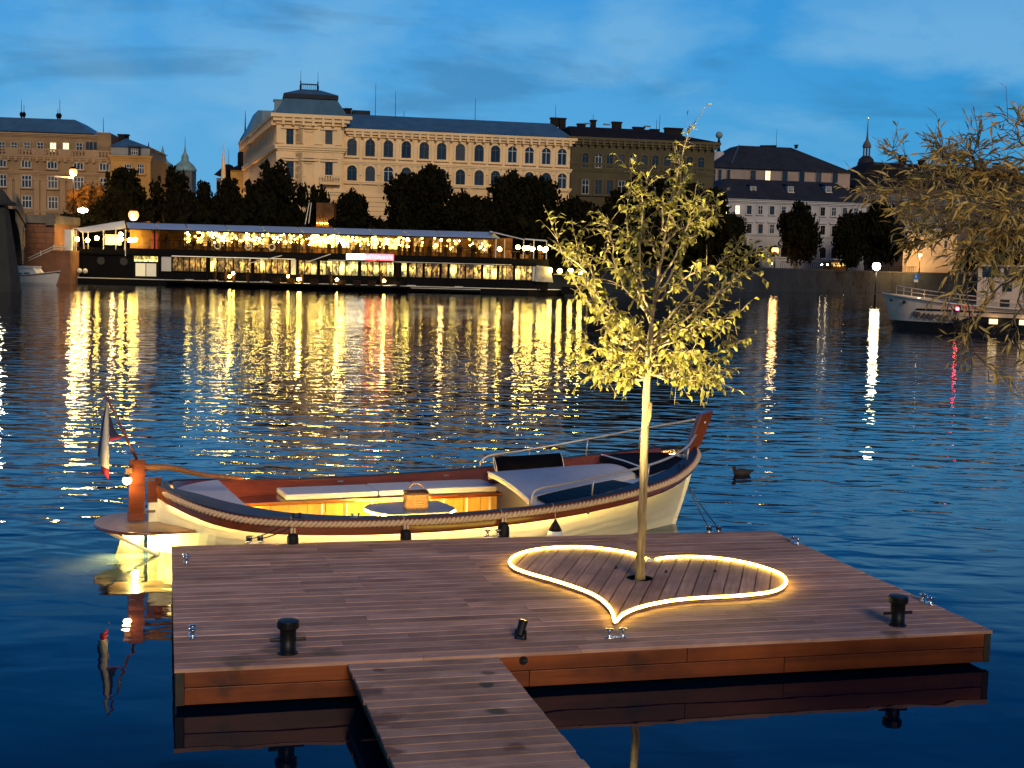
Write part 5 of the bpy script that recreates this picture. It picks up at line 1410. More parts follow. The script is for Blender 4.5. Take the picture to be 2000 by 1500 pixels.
# ---------- brown building to its right
M['ochre'] = stucco('dark ochre stucco', (.062, .046, .016)); M['ochre2'] = stucco('ochre trim', (.078, .058, .022), .1)
q = AF.wld(uE + .15, 1.2, 0); BFr = Frame((q[0], q[1]), math.radians(11))
Bd = thing('brown_building', 'dark ochre apartment palace with black roof right of the cream palace', 'building', (q[0], q[1], 0), BFr.yaw)
ub = BFr.xz(1396, 290)[0]; zb = BFr.xz(1200, 274)[1]
MB().box(0, 0, zB, ub, 18, zb).build('wall', M['ochre'], Bd)
cornice(Bd, 0, ub, zb - .1, 1.0, .7, 'ochre2', brackets=1.0)
for p in ((1200, 322), (1200, 334)): cornice(Bd, 0, ub, BFr.xz(*p)[1], .4, .22, 'ochre2', 'string_course')
zt_ = BFr.xz(1150, 249, 6)[1]
hip(Bd, -.2, ub + .7, -.7, 18.5, zb + .25, zt_, 1., 6, 'tile', 'roof', 9)
cols = [1142.5, 1168, 1190, 1213, 1235, 1257.5, 1279, 1302, 1324, 1346, 1368]
for i, px in enumerate(cols):
    yo = (px - 1142) * .035
    win_px(Bd, BFr, px, 302 + yo, 327 + yo, 10.5, arch=True, wall='ochre2', trim=.2, mw=1, wq=.95, hq=2.0, sash='sashw' if i in (4, 1) else 'ochre2')
    yo = (px - 1142) * .03
    win_px(Bd, BFr, px, 354 + yo, 379 + yo, 11, wall='ochre2', trim=.22, mw=1, wq=1.0, hq=2.0, sash='sashw' if i % 3 == 0 else 'ochre2')
    win(Bd, BFr.xz(px, 400)[0], zB + 2, 1.1, 2.2, wall='ochre2', trim=.2)
for px, w, h in ((1135, 1.1, 1.), (1158, .7, 1.6), (1204, 1.3, 1.5), (1247, 1.6, .9), (1278, 1.2, .7), (1315, 2.6, 1.0)): chimney(Bd, BFr.xz(px, 255, 8)[0], 8, zt_ - .5, w, h)
for px, h in ((1158, 2.1), (1282, 1.8), (1288, 2.6)): antenna(Bd, BFr.xz(px, 255, 8)[0], 8, zt_, h)
for px in (1152, 1190, 1270): MB().box(BFr.xz(px, 262)[0] - .5, 1.5, zb + 2.2, BFr.xz(px, 262)[0] + .5, 1.7, zb + 2.4).build('roof_light', M['slate'], Bd)

# ---------- big brown grey building at the left
LF = Frame((atY(-200, 300, 176)[0], 176), math.radians(5.5))
M['lstone'] = stucco('grey brown stone', (.20, .125, .058), .3); M['lstone2'] = stucco('grey brown stone trim', (.25, .16, .085), .15)
Lb = thing('left_bank_palace', 'grey brown palace with balustrade and two lit attic windows at left', 'building', (LF.o[0], LF.o[1], 0), LF.yaw)
def lu(px, py, y=0.): return LF.xz(px, py, y)
lw = lu(236, 330)[0]; zbal = lu(100, 304)[1]; zat = lu(100, 262, 2.2)[1]
MB().box(0, 0, zB - .5, lw, 20, zbal).build('wall', M['lstone'], Lb)
u1 = lu(193, 270, 2.2)[0]
MB().box(0, 2.2, zbal, u1, 18, zat).build('attic_wall', M['lstone'], Lb)
cornice(Lb, 0, lw, zbal - .25, .7, .45, 'lstone2', brackets=.9); cornice(Lb, 0, u1, zat - .1, .5, .4, 'lstone2', 'attic_cornice', y=2.2)
b = MB(); x = 0; zt2 = lu(100, 291)[1]
while x < lw: b.box(x, -.05, zbal, x + .2, .15, zt2 - .2); x += .42
b.box(0, -.12, zt2 - .2, lw, .22, zt2)
for px in (23, 75, 127, 179, 231): u = lu(px, 300)[0]; b.box(u - .8, -.15, zbal, u + .8, .25, zt2 + .03)
o = b.build('balustrade', M['lstone2'], Lb)
zlr = lu(80, 231, 6)[1]
hip(Lb, -.4, lu(184, 262, 2.2)[0], 1.8, 18.5, zat + .2, zlr, 6, 4.5, 'slate', 'roof', 3.4)
MB().box(lu(190, 262, 1.6)[0], 1.6, zbal, lu(217, 262, 1.6)[0], 10, lu(200, 261, 1.6)[1]).build('end_block', M['lstone'], Lb)
MB().box(lu(190, 262, 1.6)[0] - .1, 1.5, lu(200, 261, 1.6)[1], lu(214, 262, 1.6)[0], 10, lu(200, 258.5, 1.6)[1]).build('end_block_coping', M['lstone2'], Lb)
for px in (-44, -20, 4, 28, 53, 79, 104, 129, 155): win_px(Lb, LF, px, 278.5 + px * .012, 295 + px * .012, 9, wall='lstone2', trim=.12, mw=1, y=2.2, lit=px in (104, 129), wq=.82, hq=1.2, sash='sashw')
for px in (171, 178, 186): MB().box(lu(px, 290, 2.2)[0] - .2, 2.15, zbal + .5, lu(px, 290, 2.2)[0] + .2, 2.25, zbal + 2.1).build('attic_slot', M['pane'], Lb)
for r, (p0, p1) in enumerate(((307.5, 328), (343.5, 366.5), (382, 406.5), (424, 448))):
    for px in (-99, -48, 3, 51.5, 102.5, 153.5, 204):
        yo = (px - 50) * .035
        win_px(Lb, LF, px + r * .7, p0 + yo, p1 + yo, 18, wall='lstone2', trim=.14, mw=2, wq=1.28, hq=1.45 if r == 0 else 1.62, sash='sashw')
b = MB()
for r, (p0, p1) in enumerate(((350, 412),)):
    for px in (-84, -66, -32, -15, 20, 35, 72, 86, 123, 138, 175, 190, 226):
        u, z1 = lu(px, p0 + px*.035); z0 = lu(px, p1)[1]; b.box(u - .33, -.24, z0 - 3, u + .33, .01, z1); b.box(u - .45, -.3, z1, u + .45, .01, z1 + .25)
b.build('pilasters', M['lstone2'], Lb)
for p in ((100, 338), (100, 413)): cornice(Lb, 0, lw, lu(*p)[1], .45, .3, 'lstone2', 'string_course')
for px, hh in ((42, 1.6), (47, .9), (117, 1.8), (113, .5)):
    u = lu(px, 231, 9)[0]
    MB().lathe([(.16, -.3), (.1, .3), (.22, .55), (.28, .8), (.1, 1.05), (.04, 1.1), (.025, 1.1 + hh)], 8, (u, 9, zlr)).build('roof_finial', M['dkmetal'], Lb)
antenna(Lb, lu(202, 258, 4)[0], 4, lu(202, 258, 4)[1], 1.9)
# ---------- corner house beside it
CF_ = Frame((atY(216, 330, 177.5)[0], 177.5), math.radians(5.5))
M['orange'] = stucco('orange plaster', (.34, .18, .045)); M['gmans'] = mk('grey mansard sheet', (.14, .145, .14), .5, 0, .2, 1)
Ch = thing('corner_house', 'orange plastered house with grey mansard beside the left palace', 'building', (CF_.o[0], CF_.o[1], 0), CF_.yaw)
def cu(px, py): return CF_.xz(px, py)
cw = cu(294, 330)[0]; zc0 = cu(260, 305)[1]; zc1 = cu(260, 287)[1]
MB().box(0, 0, zB, cw, 14, zc0).build('wall', M['orange'], Ch)
MB().box(0, .3, zc0, cw - .15, 13.5, zc1).build('mansard_wall', M['gmans'], Ch)
cornice(Ch, 0, cw, zc0 - .1, .5, .3, 'orange'); cornice(Ch, 0, cw, cu(260, 313)[1], .25, .12, 'orange', 'string_course')
win_px(Ch, CF_, 263, 290, 303, 12, wall='slate2', trim=.35, mw=2, y=.28, wq=.9, hq=.85, sash='sashw')
for px in (250, 275): win_px(Ch, CF_, px, 322, 340, 10, wall='orange', trim=.14, mw=2, wq=.9, hq=1.3, sash='sashw')
zc2 = cu(240, 265)[1]
hip(Ch, -.2, cw + .1, .0, 14, zc1, zc2, 1.4, 4, 'slate', 'roof', 3.9)
chimney(Ch, cu(224, 270)[0], 5, zc1, .9, 1.8); chimney(Ch, cu(231, 270)[0], 6, zc1 + .5, .4, 1.4)

# ---------- spires and roofs in the gap
def spire(name, label, px, pbase, ptop, Y, prof, mat, cat='tower'):
    q0 = atY(px, pbase, Y); q1 = atY(px, ptop, Y); H = q1[2] - q0[2]
    t = thing(name, label, cat, (q0[0], q0[1], q0[2]))
    return t, H
M['stoned'] = mk('weathered sandstone', (.10, .085, .07), .85, 0, .3, .6); M['copper'] = mk('patinated copper', (.16, .24, .22), .6, 0, .3, .8)
t, H = spire('church_tower', 'distant onion domed tower rising over the trees in the gap', 361, 385, 268, 330, None, None)
MB().box(-2.2, -2.2, -10, 2.2, 2.2, H * .42).build('shaft', M['stoned'], t)
MB().lathe([(2.6, 0), (2.9, .5), (2.2, 1.6), (1.0, 2.6), (.8, 3.4), (.9, 3.6), (.35, 4.6), (.12, 6.), (.05, H * .58)], 14, (0, 0, H * .42)).build('onion_dome', M['copper'], t, smooth=True)
t, H = spire('gothic_tower', 'slim twin spired stone tower behind the corner house', 303, 345, 290, 330, None, None)
MB().box(-2.6, -2, -10, 3.5, 3, 2.4).build('shaft', M['stoned'], t)
MB().lathe([(1.1, 0), (.5, 3.2), (.05, H)], 8, (-1.6, 0, 1.5)).build('spirelet', M['slate2'], t); MB().lathe([(2.2, 0), (2.5, .5), (1.2, 1.4), (.5, 3), (.05, 5)], 10, (1.8, 0, 2.4)).build('turret_roof', M['copper'], t)
GF = Frame((atY(424, 350, 235)[0], 235), 0)
G = thing('gable_house', 'dark roofed old house with lantern turret and yellow wall in the gap', 'building', (GF.o[0], 235, 0), 0)
M['yellow'] = stucco('yellow plaster', (.40, .25, .07))
gu = lambda px, py: GF.xz(px, py)
MB().box(gu(450, 340)[0], 0, zB, gu(486, 340)[0], 12, gu(450, 331)[1]).build('wall', M['yellow'], G)
MB().box(gu(424, 340)[0], -.5, zB, gu(450, 340)[0], 10, gu(430, 348)[1]).build('wall', M['stoned'], G)
MB().hexa([(gu(420, 340)[0], -1, gu(420, 342)[1]), (gu(446, 340)[0], -1, gu(420, 342)[1]), (gu(446, 340)[0], 10, gu(420, 342)[1]), (gu(420, 340)[0], 10, gu(420, 342)[1]), (gu(434, 340)[0], 3, gu(434, 318)[1]), (gu(440, 340)[0], 3, gu(434, 318)[1]), (gu(440, 340)[0], 6, gu(434, 318)[1]), (gu(434, 340)[0], 6, gu(434, 318)[1])]).build('turret_roof', M['tile'], G)
hip(G, gu(444, 330)[0], gu(488, 330)[0], -.6, 12.6, gu(450, 332)[1], gu(450, 318)[1], 1.5, 4, 'tile')
MB().lathe([(1.3, -2), (1.3, 2.2), (1.1, 2.4), (.85, 2.6), (.85, 3.8), (1.05, 4.0), (.95, 4.5), (.45, 5.4), (.16, 5.9), (.1, 7.2), (.03, 9.6)], 10, (gu(467, 320)[0], 5, gu(467, 320)[1])).build('lantern_turret', M['tile'], G)
antenna(G, gu(437, 318)[0], 4, gu(437, 318)[1] - .5, 3.2); MB().lathe([(.5, 0), (.35, 4), (.15, 6.5), (.03, 8.8)], 8, (gu(441, 352)[0], -2, gu(441, 375)[1])).build('stone_finial', M['cream2'], G)

# ---------- white house with two dark roofs at the right
RF_ = Frame((atY(1392, 400, 236)[0], 236), math.radians(10))
M['whitest'] = stucco('off white plaster', (.36, .34, .335)); M['whitetr'] = stucco('off white trim', (.42, .395, .38), .1); M['pinkst'] = stucco('faded pink plaster', (.26, .19, .155))
R1 = thing('white_house', 'off white riverside house with dormers in its dark lower roof', 'building', (RF_.o[0], RF_.o[1], 0), RF_.yaw)
r1 = lambda px, py, y=0.: RF_.xz(px, py, y)
rw_ = r1(1692, 420)[0]; ze = r1(1500, 391)[1]
MB().box(0, 0, zB, rw_, 16, ze).build('wall', M['whitest'], R1)
cornice(R1, 0, rw_, ze - .1, .8, .6, 'whitetr')
zlow = r1(1500, 352, 5.5)[1]
hip(R1, -.9, rw_ + .9, -.9, 17, ze + .15, zlow, 5.0, 6, 'slate2', 'lower_roof', 5.0)
cols = [1417.5, 1440, 1462.5, 1484.5, 1507, 1530, 1553, 1580, 1606, 1628, 1649, 1671]
for i, px in enumerate(cols):
    yo = (px - 1440) * .022
    win_px(R1, RF_, px, 400 + yo, 418 + yo, 9, wall='whitetr', trim=.14, mw=1, wq=.85, hq=1.5, lit=i in (0, 1), sash='sashw' if i % 2 else 'sashd')
    win_px(R1, RF_, px, 436 + yo, 455 + yo, 9, wall='whitetr', trim=.14, mw=1, wq=.85, hq=1.6, sash='sashw' if i % 3 == 1 else 'sashd')
    u, z = r1(px, 432 + yo); MB().box(u - .75, -.3, z - .15, u + .75, 0, z + .1).build('window_hood', M['whitetr'], R1)
    win_px(R1, RF_, px, 480 + yo, 500 + yo, 10, wall='whitetr', trim=.2, mw=0, arch=True, wq=1.1, hq=1.9, pane='tile')
cornice(R1, 0, rw_, r1(1500, 459)[1], .4, .3, 'whitetr', 'string_course')
for px in (1471, 1544, 1618):
    u, z = r1(px, 377, 1.6); b = MB()
    b.box(u - .55, 1.6, z - .2, u + .55, 4.2, z + 1.25)
    b.build('dormer', M['whitetr'], R1)
    MB().hexa([(u - .7, 1.4, z + 1.22), (u + .7, 1.4, z + 1.22), (u + .7, 6, z + 1.9), (u - .7, 6, z + 1.9), (u - .7, 1.4, z + 1.34), (u + .7, 1.4, z + 1.34), (u + .7, 6, z + 2.02), (u - .7, 6, z + 2.02)]).build('dormer_roof', M['slate2'], R1)
    win(R1, u, z + .1, .8, .95, wall='sashw', trim=.06, mw=2, sash='sashw', y=1.58)
# upper building behind
UF = Frame((atY(1397, 350, 252)[0], 252), math.radians(10))
R2 = thing('hip_roof_house', 'house with tall dark hipped roof and one lit window above the white house', 'building', (UF.o[0], UF.o[1], 0), UF.yaw)
r2 = lambda px, py, y=0.: UF.xz(px, py, y)
w2 = r2(1660, 350)[0]; z2 = r2(1500, 331)[1]
MB().box(0, 0, zB, w2, 20, z2).build('wall', M['pinkst'], R2)
hip(R2, -.6, w2 + .5, -.6, 20.5, z2, r2(1500, 287, 8)[1], 7.5, 8, 'slate2', 'roof', 9.5)
MB().tube([(w2 * .0 + 3.2, .4, z2 + .9), (6.8, 7.2, r2(1500, 287, 8)[1] + .05)], .09, 6).build('ridge_flashing', M['slate'], R2)
for i, px in enumerate((1405, 1422, 1470, 1499, 1532, 1565, 1598, 1630)): win_px(R2, UF, px, 334 + (px-1470)*.024, 354 + (px-1470)*.024, 11 if px > 1430 else 5, wall='pinkst', trim=.08, mw=1 if i in (2, 3) else 0, wq=1.05 if px > 1430 else .6, hq=2.0, lit=px == 1499)
for px in (1488, 1493, 1498, 1503, 1508, 1513): chimney(R2, r2(px, 286, 9)[0], 9, r2(px, 289, 9)[1], .32, .3)
antenna(R2, r2(1516, 286, 9)[0], 9, r2(1516, 289, 9)[1], 3.6); chimney(R2, r2(1555, 289, 9)[0], 9, r2(1555, 290, 9)[1], .35, .5)
# globe statue turret
q = atY(1402, 330, 262); St = thing('statue_turret', 'small turret with a figure carrying a globe on top', 'turret', (q[0], q[1], q[2]))
MB().lathe([(2.0, -4), (2.0, 1.0), (2.3, 1.1), (1.5, 2.4), (1.0, 3.2), (.5, 3.3)], 14).build('turret', M['whitest'], St)
MB().lathe([(.45, 3.3), (.35, 3.6), (.25, 4.2), (.34, 4.9), (.22, 5.5), (.15, 5.8)], 10).build('figure', M['dkmetal'], St, smooth=True)
MB().sphere((0, 0, 6.4), .68, 12, 8).build('globe', M['copper'], St, smooth=True)
M['gilt'] = mk('gilded ball', (.9, .72, .38), .2, 1, .05, 3)
# church tower
q = atY(1690, 350, 330); Tw = thing('church_tower', 'baroque church tower with slender needle spire at right', 'tower', (q[0], q[1], q[2]), math.radians(20))
MB().box(-2.1, -2.1, -12, 2.1, 2.1, 2.6).build('shaft', M['whitest'], Tw)
for a in range(4):
    c, s = math.cos(a * math.pi/2), math.sin(a * math.pi/2); b = MB().box(-.55, -2.16, .2, .55, -2.1, 1.9); b.v = [(c*x - s*y, s*x + c*y, z) for x, y, z in b.v]; b.build('belfry_opening', M['tile'], Tw)
MB().box(-2.3, -2.3, 2.6, 2.3, 2.3, 2.9).build('cornice', M['whitetr'], Tw)
MB().lathe([(2.0, 2.9), (2.1, 3.6), (1.7, 4.8), (.95, 5.5)], 14).build('dome', M['slate2'], Tw, smooth=True)
b = MB()
for k in range(6): a = k * math.pi / 3; b.box(.75*math.cos(a)-.12, .75*math.sin(a)-.12, 5.5, .75*math.cos(a)+.12, .75*math.sin(a)+.12, 7.6)
b.lathe([(.95, 5.4), (.95, 5.6)], 12); b.lathe([(1.0, 7.5), (1.05, 7.9), (.8, 8.6), (.35, 9.3), (.2, 10.5), (.06, 14.2)], 12); b.build('lantern', M['stoned'], Tw)
MB().sphere((0, 0, 14.5), .2, 8, 6).build('gilt_ball', M['gilt'], Tw)

# ---------- row behind the willow
WF = Frame((atY(1672, 400, 268)[0], 268), math.radians(16))
M['greyst'] = stucco('grey pink plaster', (.10, .068, .046)); M['greytr'] = stucco('grey pink trim', (.13, .09, .062), .1)
R3 = thing('riverside_palace', 'long brownish palace with ranks of windows behind the willow leaves', 'building', (WF.o[0], WF.o[1], 0), WF.yaw)
r3 = lambda px, py, y=0.: WF.xz(px, py, y)
w3 = r3(2080, 400)[0]; z3 = r3(1850, 372)[1]
MB().box(0, 0, zB, w3, 18, z3).build('wall', M['greyst'], R3); cornice(R3, 0, w3, z3 - .1, .8, .6, 'greytr')
hip(R3, -.8, w3 + .5, -.8, 19, z3 + .15, r3(1800, 322, 8)[1], 8, 8, 'tile')
for px, h in ((1762, 2.), (1800, 1.2), (1918, 1.6), (1946, 1.4), (1965, 1.2)): chimney(R3, r3(px, 325, 9)[0], 9, r3(1800, 326, 9)[1], 1.4, h)
for p0, p1 in ((386, 402), (420, 436), (456, 474)):
    for px in np.arange(1690, 2075, 25.5):
        yo = (px - 1850) * .02
        win_px(R3, WF, float(px), p0 + yo, p1 + yo, 9, wall='greytr', trim=.16, mw=1, wq=.95, hq=1.7, sash='sashw')
for p in ((1850, 410), (1850, 446)): cornice(R3, 0, w3, r3(*p)[1], .35, .25, 'greytr', 'string_course')
# small lit house
HF = Frame((atY(1764, 490, 252)[0], 252), math.radians(12))
M['lithouse'] = stucco('light plaster', (.38, .29, .20))
R4 = thing('small_house', 'low pale house lit yellow by the street lamp before it', 'building', (HF.o[0], HF.o[1], 0), HF.yaw)
r4 = lambda px, py: HF.xz(px, py)
w4 = r4(1868, 490)[0]; z4 = r4(1800, 456)[1]
MB().box(0, 0, zB - .3, w4, 8, z4).build('wall', M['lithouse'], R4); cornice(R4, 0, w4, z4 - .1, .3, .25, 'whitetr')
hip(R4, -.4, w4 + .4, -.4, 8.4, z4 + .05, r4(1800, 441)[1] + .3, 1, 4, 'tile')
for px in (1789, 1803, 1818, 1846): win_px(R4, HF, px, 468 + (px-1789)*.02, 484 + (px-1789)*.02, 6, wall='whitetr', trim=.08, mw=1, wq=.6, hq=1.45)
for px in (1772, 1830): 
    u, z = r4(px, 452); MB().lathe([(.9, 0), (.75, .5), (.3, 1.0), (.06, 1.7)], 8, (u, -.1, z)).build('roof_pinnacle', M['whitetr'], R4)

# ================================================================== BRIDGE, STAIRS AND MOTORBOAT AT THE LEFT EDGE
M['brstone'] = mk_stone('bridge sandstone', (.15, .12, .085), .4, .5); M['brdark'] = mk_stone('sooty pier stone', (.020, .019, .014), .5, .5)
M['brickred'] = mk_stone('reddish embankment stone', (.20, .085, .04), .45, .5)
PF = Frame((atY(-200, 480, 109)[0], 109), 0.)
br_ = thing('stone_bridge', 'old stone bridge with dark pier and balustrade at the left edge', 'bridge', (PF.o[0], PF.o[1], 0), 0)
def pp(px, py, y=0.): x, z = PF.xz(px, py, y); return x, z
a0, a1, a2 = pp(7, 470), pp(36, 560), pp(40, 575)
MB().hexa([(-2, -1, -1), (pp(33, 575)[0], -1, -1), (pp(33, 575)[0], 1.5, -1), (-2, 1.5, -1), (-2, .5, pp(0, 398)[1]), (pp(3, 400)[0], .5, pp(0, 398)[1]), (pp(3, 400)[0], 1.4, pp(0, 398)[1]), (-2, 1.4, pp(0, 398)[1])]).build('pier', M['brdark'], br_)
MB().lathe([(1.2, 0), (1.25, .2), (.8, .4), (.35, 1.0), (.1, 1.3)], 12, (pp(0, 395)[0] - .3, 1, pp(0, 400)[1])).build('pier_cap', M['brdark'], br_)
# spandrel wall with the arch edge, running back to the abutment
BA = np.array([pp(3, 400)[0], 3., pp(3, 405)[1]]); 
ABF = Frame((atY(48, 480, 147)[0], 147), 0.)
def ab(px, py, y=0.): x, z = ABF.xz(px, py, y); return np.array(ABF.wld(x, y, z)) - np.array([PF.o[0], PF.o[1], 0])
P0, P1 = BA, ab(47, 437)
b = MB(); n = 10; dv = P1 - P0; nv = np.array([-dv[1], dv[0], 0]); nv /= np.linalg.norm(nv)
bot = [ab(7, 452), ]
rows_a, rows_b = [], []
for i in range(n + 1):
    t_ = i / n; top = P0 + dv * t_; top[2] -= .0
    zarch = top[2] - 1.0 - 7.5 * t_ ** 2.6
    rows_a.append([top, (top[0], top[1], zarch)]); rows_b.append([(top[0] + nv[0]*6, top[1] + nv[1]*6, top[2]), (top[0] + nv[0]*6, top[1] + nv[1]*6, zarch)])
b.grid(rows_a); b.grid([r[::-1] for r in rows_b]); b.grid([[r[1], q[1]] for r, q in zip(rows_a, rows_b)]); b.grid([[q[0], r[0]] for r, q in zip(rows_a, rows_b)])
b.build('arch_wall', M['brstone'], br_)
b = MB()
for i in range(15):
    q = P0 + dv * (i / 14); b.box(q[0] - .14, q[1] - .14, q[2], q[0] + .14, q[1] + .14, q[2] + 1.0)
b.beam(P0 + (0, 0, 1.1), P1 + (0, 0, 1.1), .34, .24); b.beam(P0 + (0, 0, .05), P1 + (0, 0, .05), .4, .25); b.build('balustrade', M['brstone'], br_)
# abutment
x0, x1 = ab(49, 480)[0], ab(107, 480)[0]; zt = ab(80, 420)[2]; zc_ = ab(80, 436)[2]
b = MB(); z = 0.
abt = thing('bridge_abutment', 'square reddish stone abutment under the bridge end', 'abutment', (PF.o[0], PF.o[1], 0), 0)
y0 = 147 - PF.o[1]
H_ = []
while z < zc_:
    x = x0
    k = 0
    while x < x1 - .1:
        w = random.uniform(.8, 1.4); xe = min(x1, x + w); b.box(x + .02, y0 - random.uniform(0, .05), z + .02, xe - .02, y0 + .3, min(zc_, z + .6) - .02); x = xe
    z += .6
o = b.build('stone_courses', M['brickred'], abt); o['kind'] = 'stuff'
MB().box(x0, y0 + .1, -1, x1, y0 + 8, zc_).build('core', M['brickred'], abt)
MB().box(x0 - .2, y0 - .3, zc_, x1 + .2, y0 + 8, zt).build('parapet', M['brstone'], abt)
MB().box(ab(92, 420)[0], y0 - .45, zc_ - .2, ab(108, 420)[0], y0 + 1, zt + .25).build('corner_pillar', M['brstone'], abt)
# landing wall with stairs
SF = Frame((atY(50, 520, 145)[0], 145), 0.)
stw = thing('landing_wall', 'dark red landing wall with pale handrails beside the abutment', 'wall', (SF.o[0], 145, 0), 0)
def sp2(px, py): return SF.xz(px, py)
pl = [sp2(52, 512), sp2(104, 489), sp2(137, 489), sp2(137, 556), sp2(52, 556)]
MB().slab_xz([(x, max(z, -.5)) for x, z in pl][::-1], 0, 3).build('wall', M['brickred'], stw)
for dy in (0, -6):
    for off in (0, 5):
        a, c, d = sp2(55, 510 - off - 1), sp2(104, 482 - off + 4), sp2(133, 483 - off + 4)
        MB().tube([(a[0], .1, a[1]), (c[0], .1, c[1]), (d[0], .1, d[1])], .05, 6).build('handrail', M['whitepanel'], stw) if dy == 0 else None
for px, p0, p1 in ((79, 490, 509), (105, 477, 491), (119, 477, 490), (130, 477, 490)):
    a, c = sp2(px, p0), sp2(px, p1); MB().tube([(a[0], .1, a[1]), (c[0], .1, c[1])], .06, 6).build('rail_post', M['whitepanel'], stw)
a = sp2(123, 448); c = sp2(136, 489); MB().box(a[0], .5, c[1], c[0], 1.2, a[1]).build('lit_gate_pillar', M['sail'], stw)
# white motorboat
MF = Frame((atY(20, 550, 136)[0], 136), math.radians(-4))
mbt = thing('motorboat', 'small white cabin motorboat moored in front of the landing wall', 'boat', (MF.o[0], MF.o[1], 0), MF.yaw)
m_ = lambda px, py: MF.xz(px, py)
M['mwhite'] = mk('white gelcoat', (.62, .56, .47), .3, 0, .08, 1)
L_ = m_(119, 536)[0]; rows = []
for s in np.linspace(0, 1, 14):
    hb = 1.35 * (1 - max(0, s - .45) ** 2.2 / .55 ** 2.2); zs = .95 + .55 * s ** 2; xx = s * (L_ - .6)
    rows.append([(xx + s * .6, -hb, zs), (xx + s * .5, -hb * .97, zs - .25), (xx + s * .2, -hb * .85, .25), (xx, -hb * .6, -.2), (xx, hb * .6, -.2), (xx + s * .2, hb * .85, .25), (xx + s * .6, hb, zs)])
MB().grid(rows).build('hull', M['mwhite'], mbt, smooth=False)
MB().grid([[r[0], r[-1]] for r in rows]).build('deck', M['mwhite'], mbt)
MB().tube([(r[0][0], r[0][1] - .02, r[0][2] - .12) for r in rows], .05, 6).build('rub_rail', M['brickred'], mbt)
c0, c1, c2 = m_(26, 543), m_(80, 543), m_(72, 524)
MB().hexa([(c0[0] - 3, -1.0, 1.0), (c1[0], -1.0, 1.1), (c1[0], 1.0, 1.1), (c0[0] - 3, 1.0, 1.0), (c0[0] - 3, -.9, c2[1]), (c2[0], -.9, c2[1]), (c2[0], .9, c2[1]), (c0[0] - 3, .9, c2[1])]).build('cabin', M['mwhite'], mbt)
a = m_(22, 525)[0]; MB().box(a - 2, -1.05, c2[1], m_(73, 520)[0], 1.05, c2[1] + .22).build('cabin_roof', M['mwhite'], mbt)
for p0, p1 in ((26, 34), (37, 52), (55, 68)): 
    u0, zt2 = m_(p0, 532); u1_, zb2 = m_(p1, 542); MB().hexa([(u0, -1.05, zb2), (u1_ + .1, -1.05, zb2), (u1_ + .1, -.9, zb2), (u0, -.9, zb2), (u0, -1.0, zt2), (u1_ - .1, -1.0, zt2), (u1_ - .1, -.9, zt2), (u0, -.9, zt2)]).build('cabin_window', M['pane'], mbt)
MB().tube([(m_(88, 542)[0], -.9, m_(88, 541)[1]), (m_(93, 534)[0], -.9, m_(93, 533)[1]), (m_(117, 532)[0], -.2, m_(117, 532)[1]), (m_(118, 537)[0], 0, m_(118, 537)[1])], .035, 6).build('bow_rail', M['chrome'], mbt)
MB().tube([(m_(24, 520)[0], 0, c2[1] + .2), (m_(16, 501)[0], 0, m_(16, 501)[1])], .07, 6).build('mast', M['mwhite'], mbt)

# ================================================================== GREY BOAT AT THE RIGHT
Q = atY(1722, 600, 83)
KF = Frame((Q[0], 83), math.radians(-34))
kb = thing('cargo_boat', 'old grey white boat with dark wheelhouse and red lamp moored at right', 'boat', (Q[0], 83, 0), KF.yaw)
k_ = lambda px, py, y=0.: KF.xz(px, py, y)
M['kwhite'] = mk('stained white ship paint', (.80, .54, .34), .5, 0, .22, .9, c2=(.82, .60, .40)); M['kblack'] = mk('black boot paint', (.008, .007, .007), .6, 0, .3, 1)
KL = 17.
kz = hermite([0, 2, 6, 10, 17], [2.15, 1.95, 1.62, 1.5, 1.5]); kbm = hermite([0, .5, 2, 4.5, 8, 17], [0.02, .6, 1.5, 2.1, 2.3, 2.3])
rows = []; rowsb = []
for s in np.r_[np.linspace(0, 2, 8), np.linspace(2.6, 17, 14)]:
    h = float(kbm(s)); z = float(kz(s)); rk = .0
    xs = lambda zz: s - .0 + max(0, (1 - s / 3)) * (.75 * (1 - zz / 2.15)) 
    wl = .55 if s < 5.2 else 1.0
    rows.append([(xs(z), -h, z), (xs(1.0), -h * .92, 1.0), (xs(wl), -h * .86, wl)])
    rowsb.append([(xs(wl), -h * .86, wl), (xs(0), -h * .75, 0), (xs(-.5), -h * .6, -.5)])
def both(rows): return MB().grid(rows).grid([[(x, -y, z) for x, y, z in r][::-1] for r in rows])
both(rows).build('hull', M['kwhite'], kb); both(rowsb).build('lower_hull', M['kblack'], kb)
MB().grid([[(r[0][0], r[0][1], r[0][2] - .15), (r[0][0], -r[0][1], r[0][2] - .15)] for r in rows]).build('deck', M['hullb'], kb)
MB().tube([(r[0][0], r[0][1] - .02, r[0][2]) for r in rows], .06, 6).build('bulwark_rail', M['kwhite'], kb)
MB().tube([(r[1][0], r[1][1] - .05, r[1][2] + .28) for r in rows[8:]], .06, 6).build('rubbing_rail', M['kblack'], kb)
for zo in (.28, .52): MB().tube([(r[0][0] + .4, r[0][1] + .3, r[0][2] + zo) for r in rows[2:]], .03, 6).build('deck_rail', M['kwhite'], kb)
for r in rows[2::2]: MB().tube([(r[0][0] + .4, r[0][1] + .3, r[0][2] - .1), (r[0][0] + .4, r[0][1] + .3, r[0][2] + .52)], .025, 6).build('rail_post', M['kwhite'], kb)
def hside(s): return -float(kbm(s)) * .95
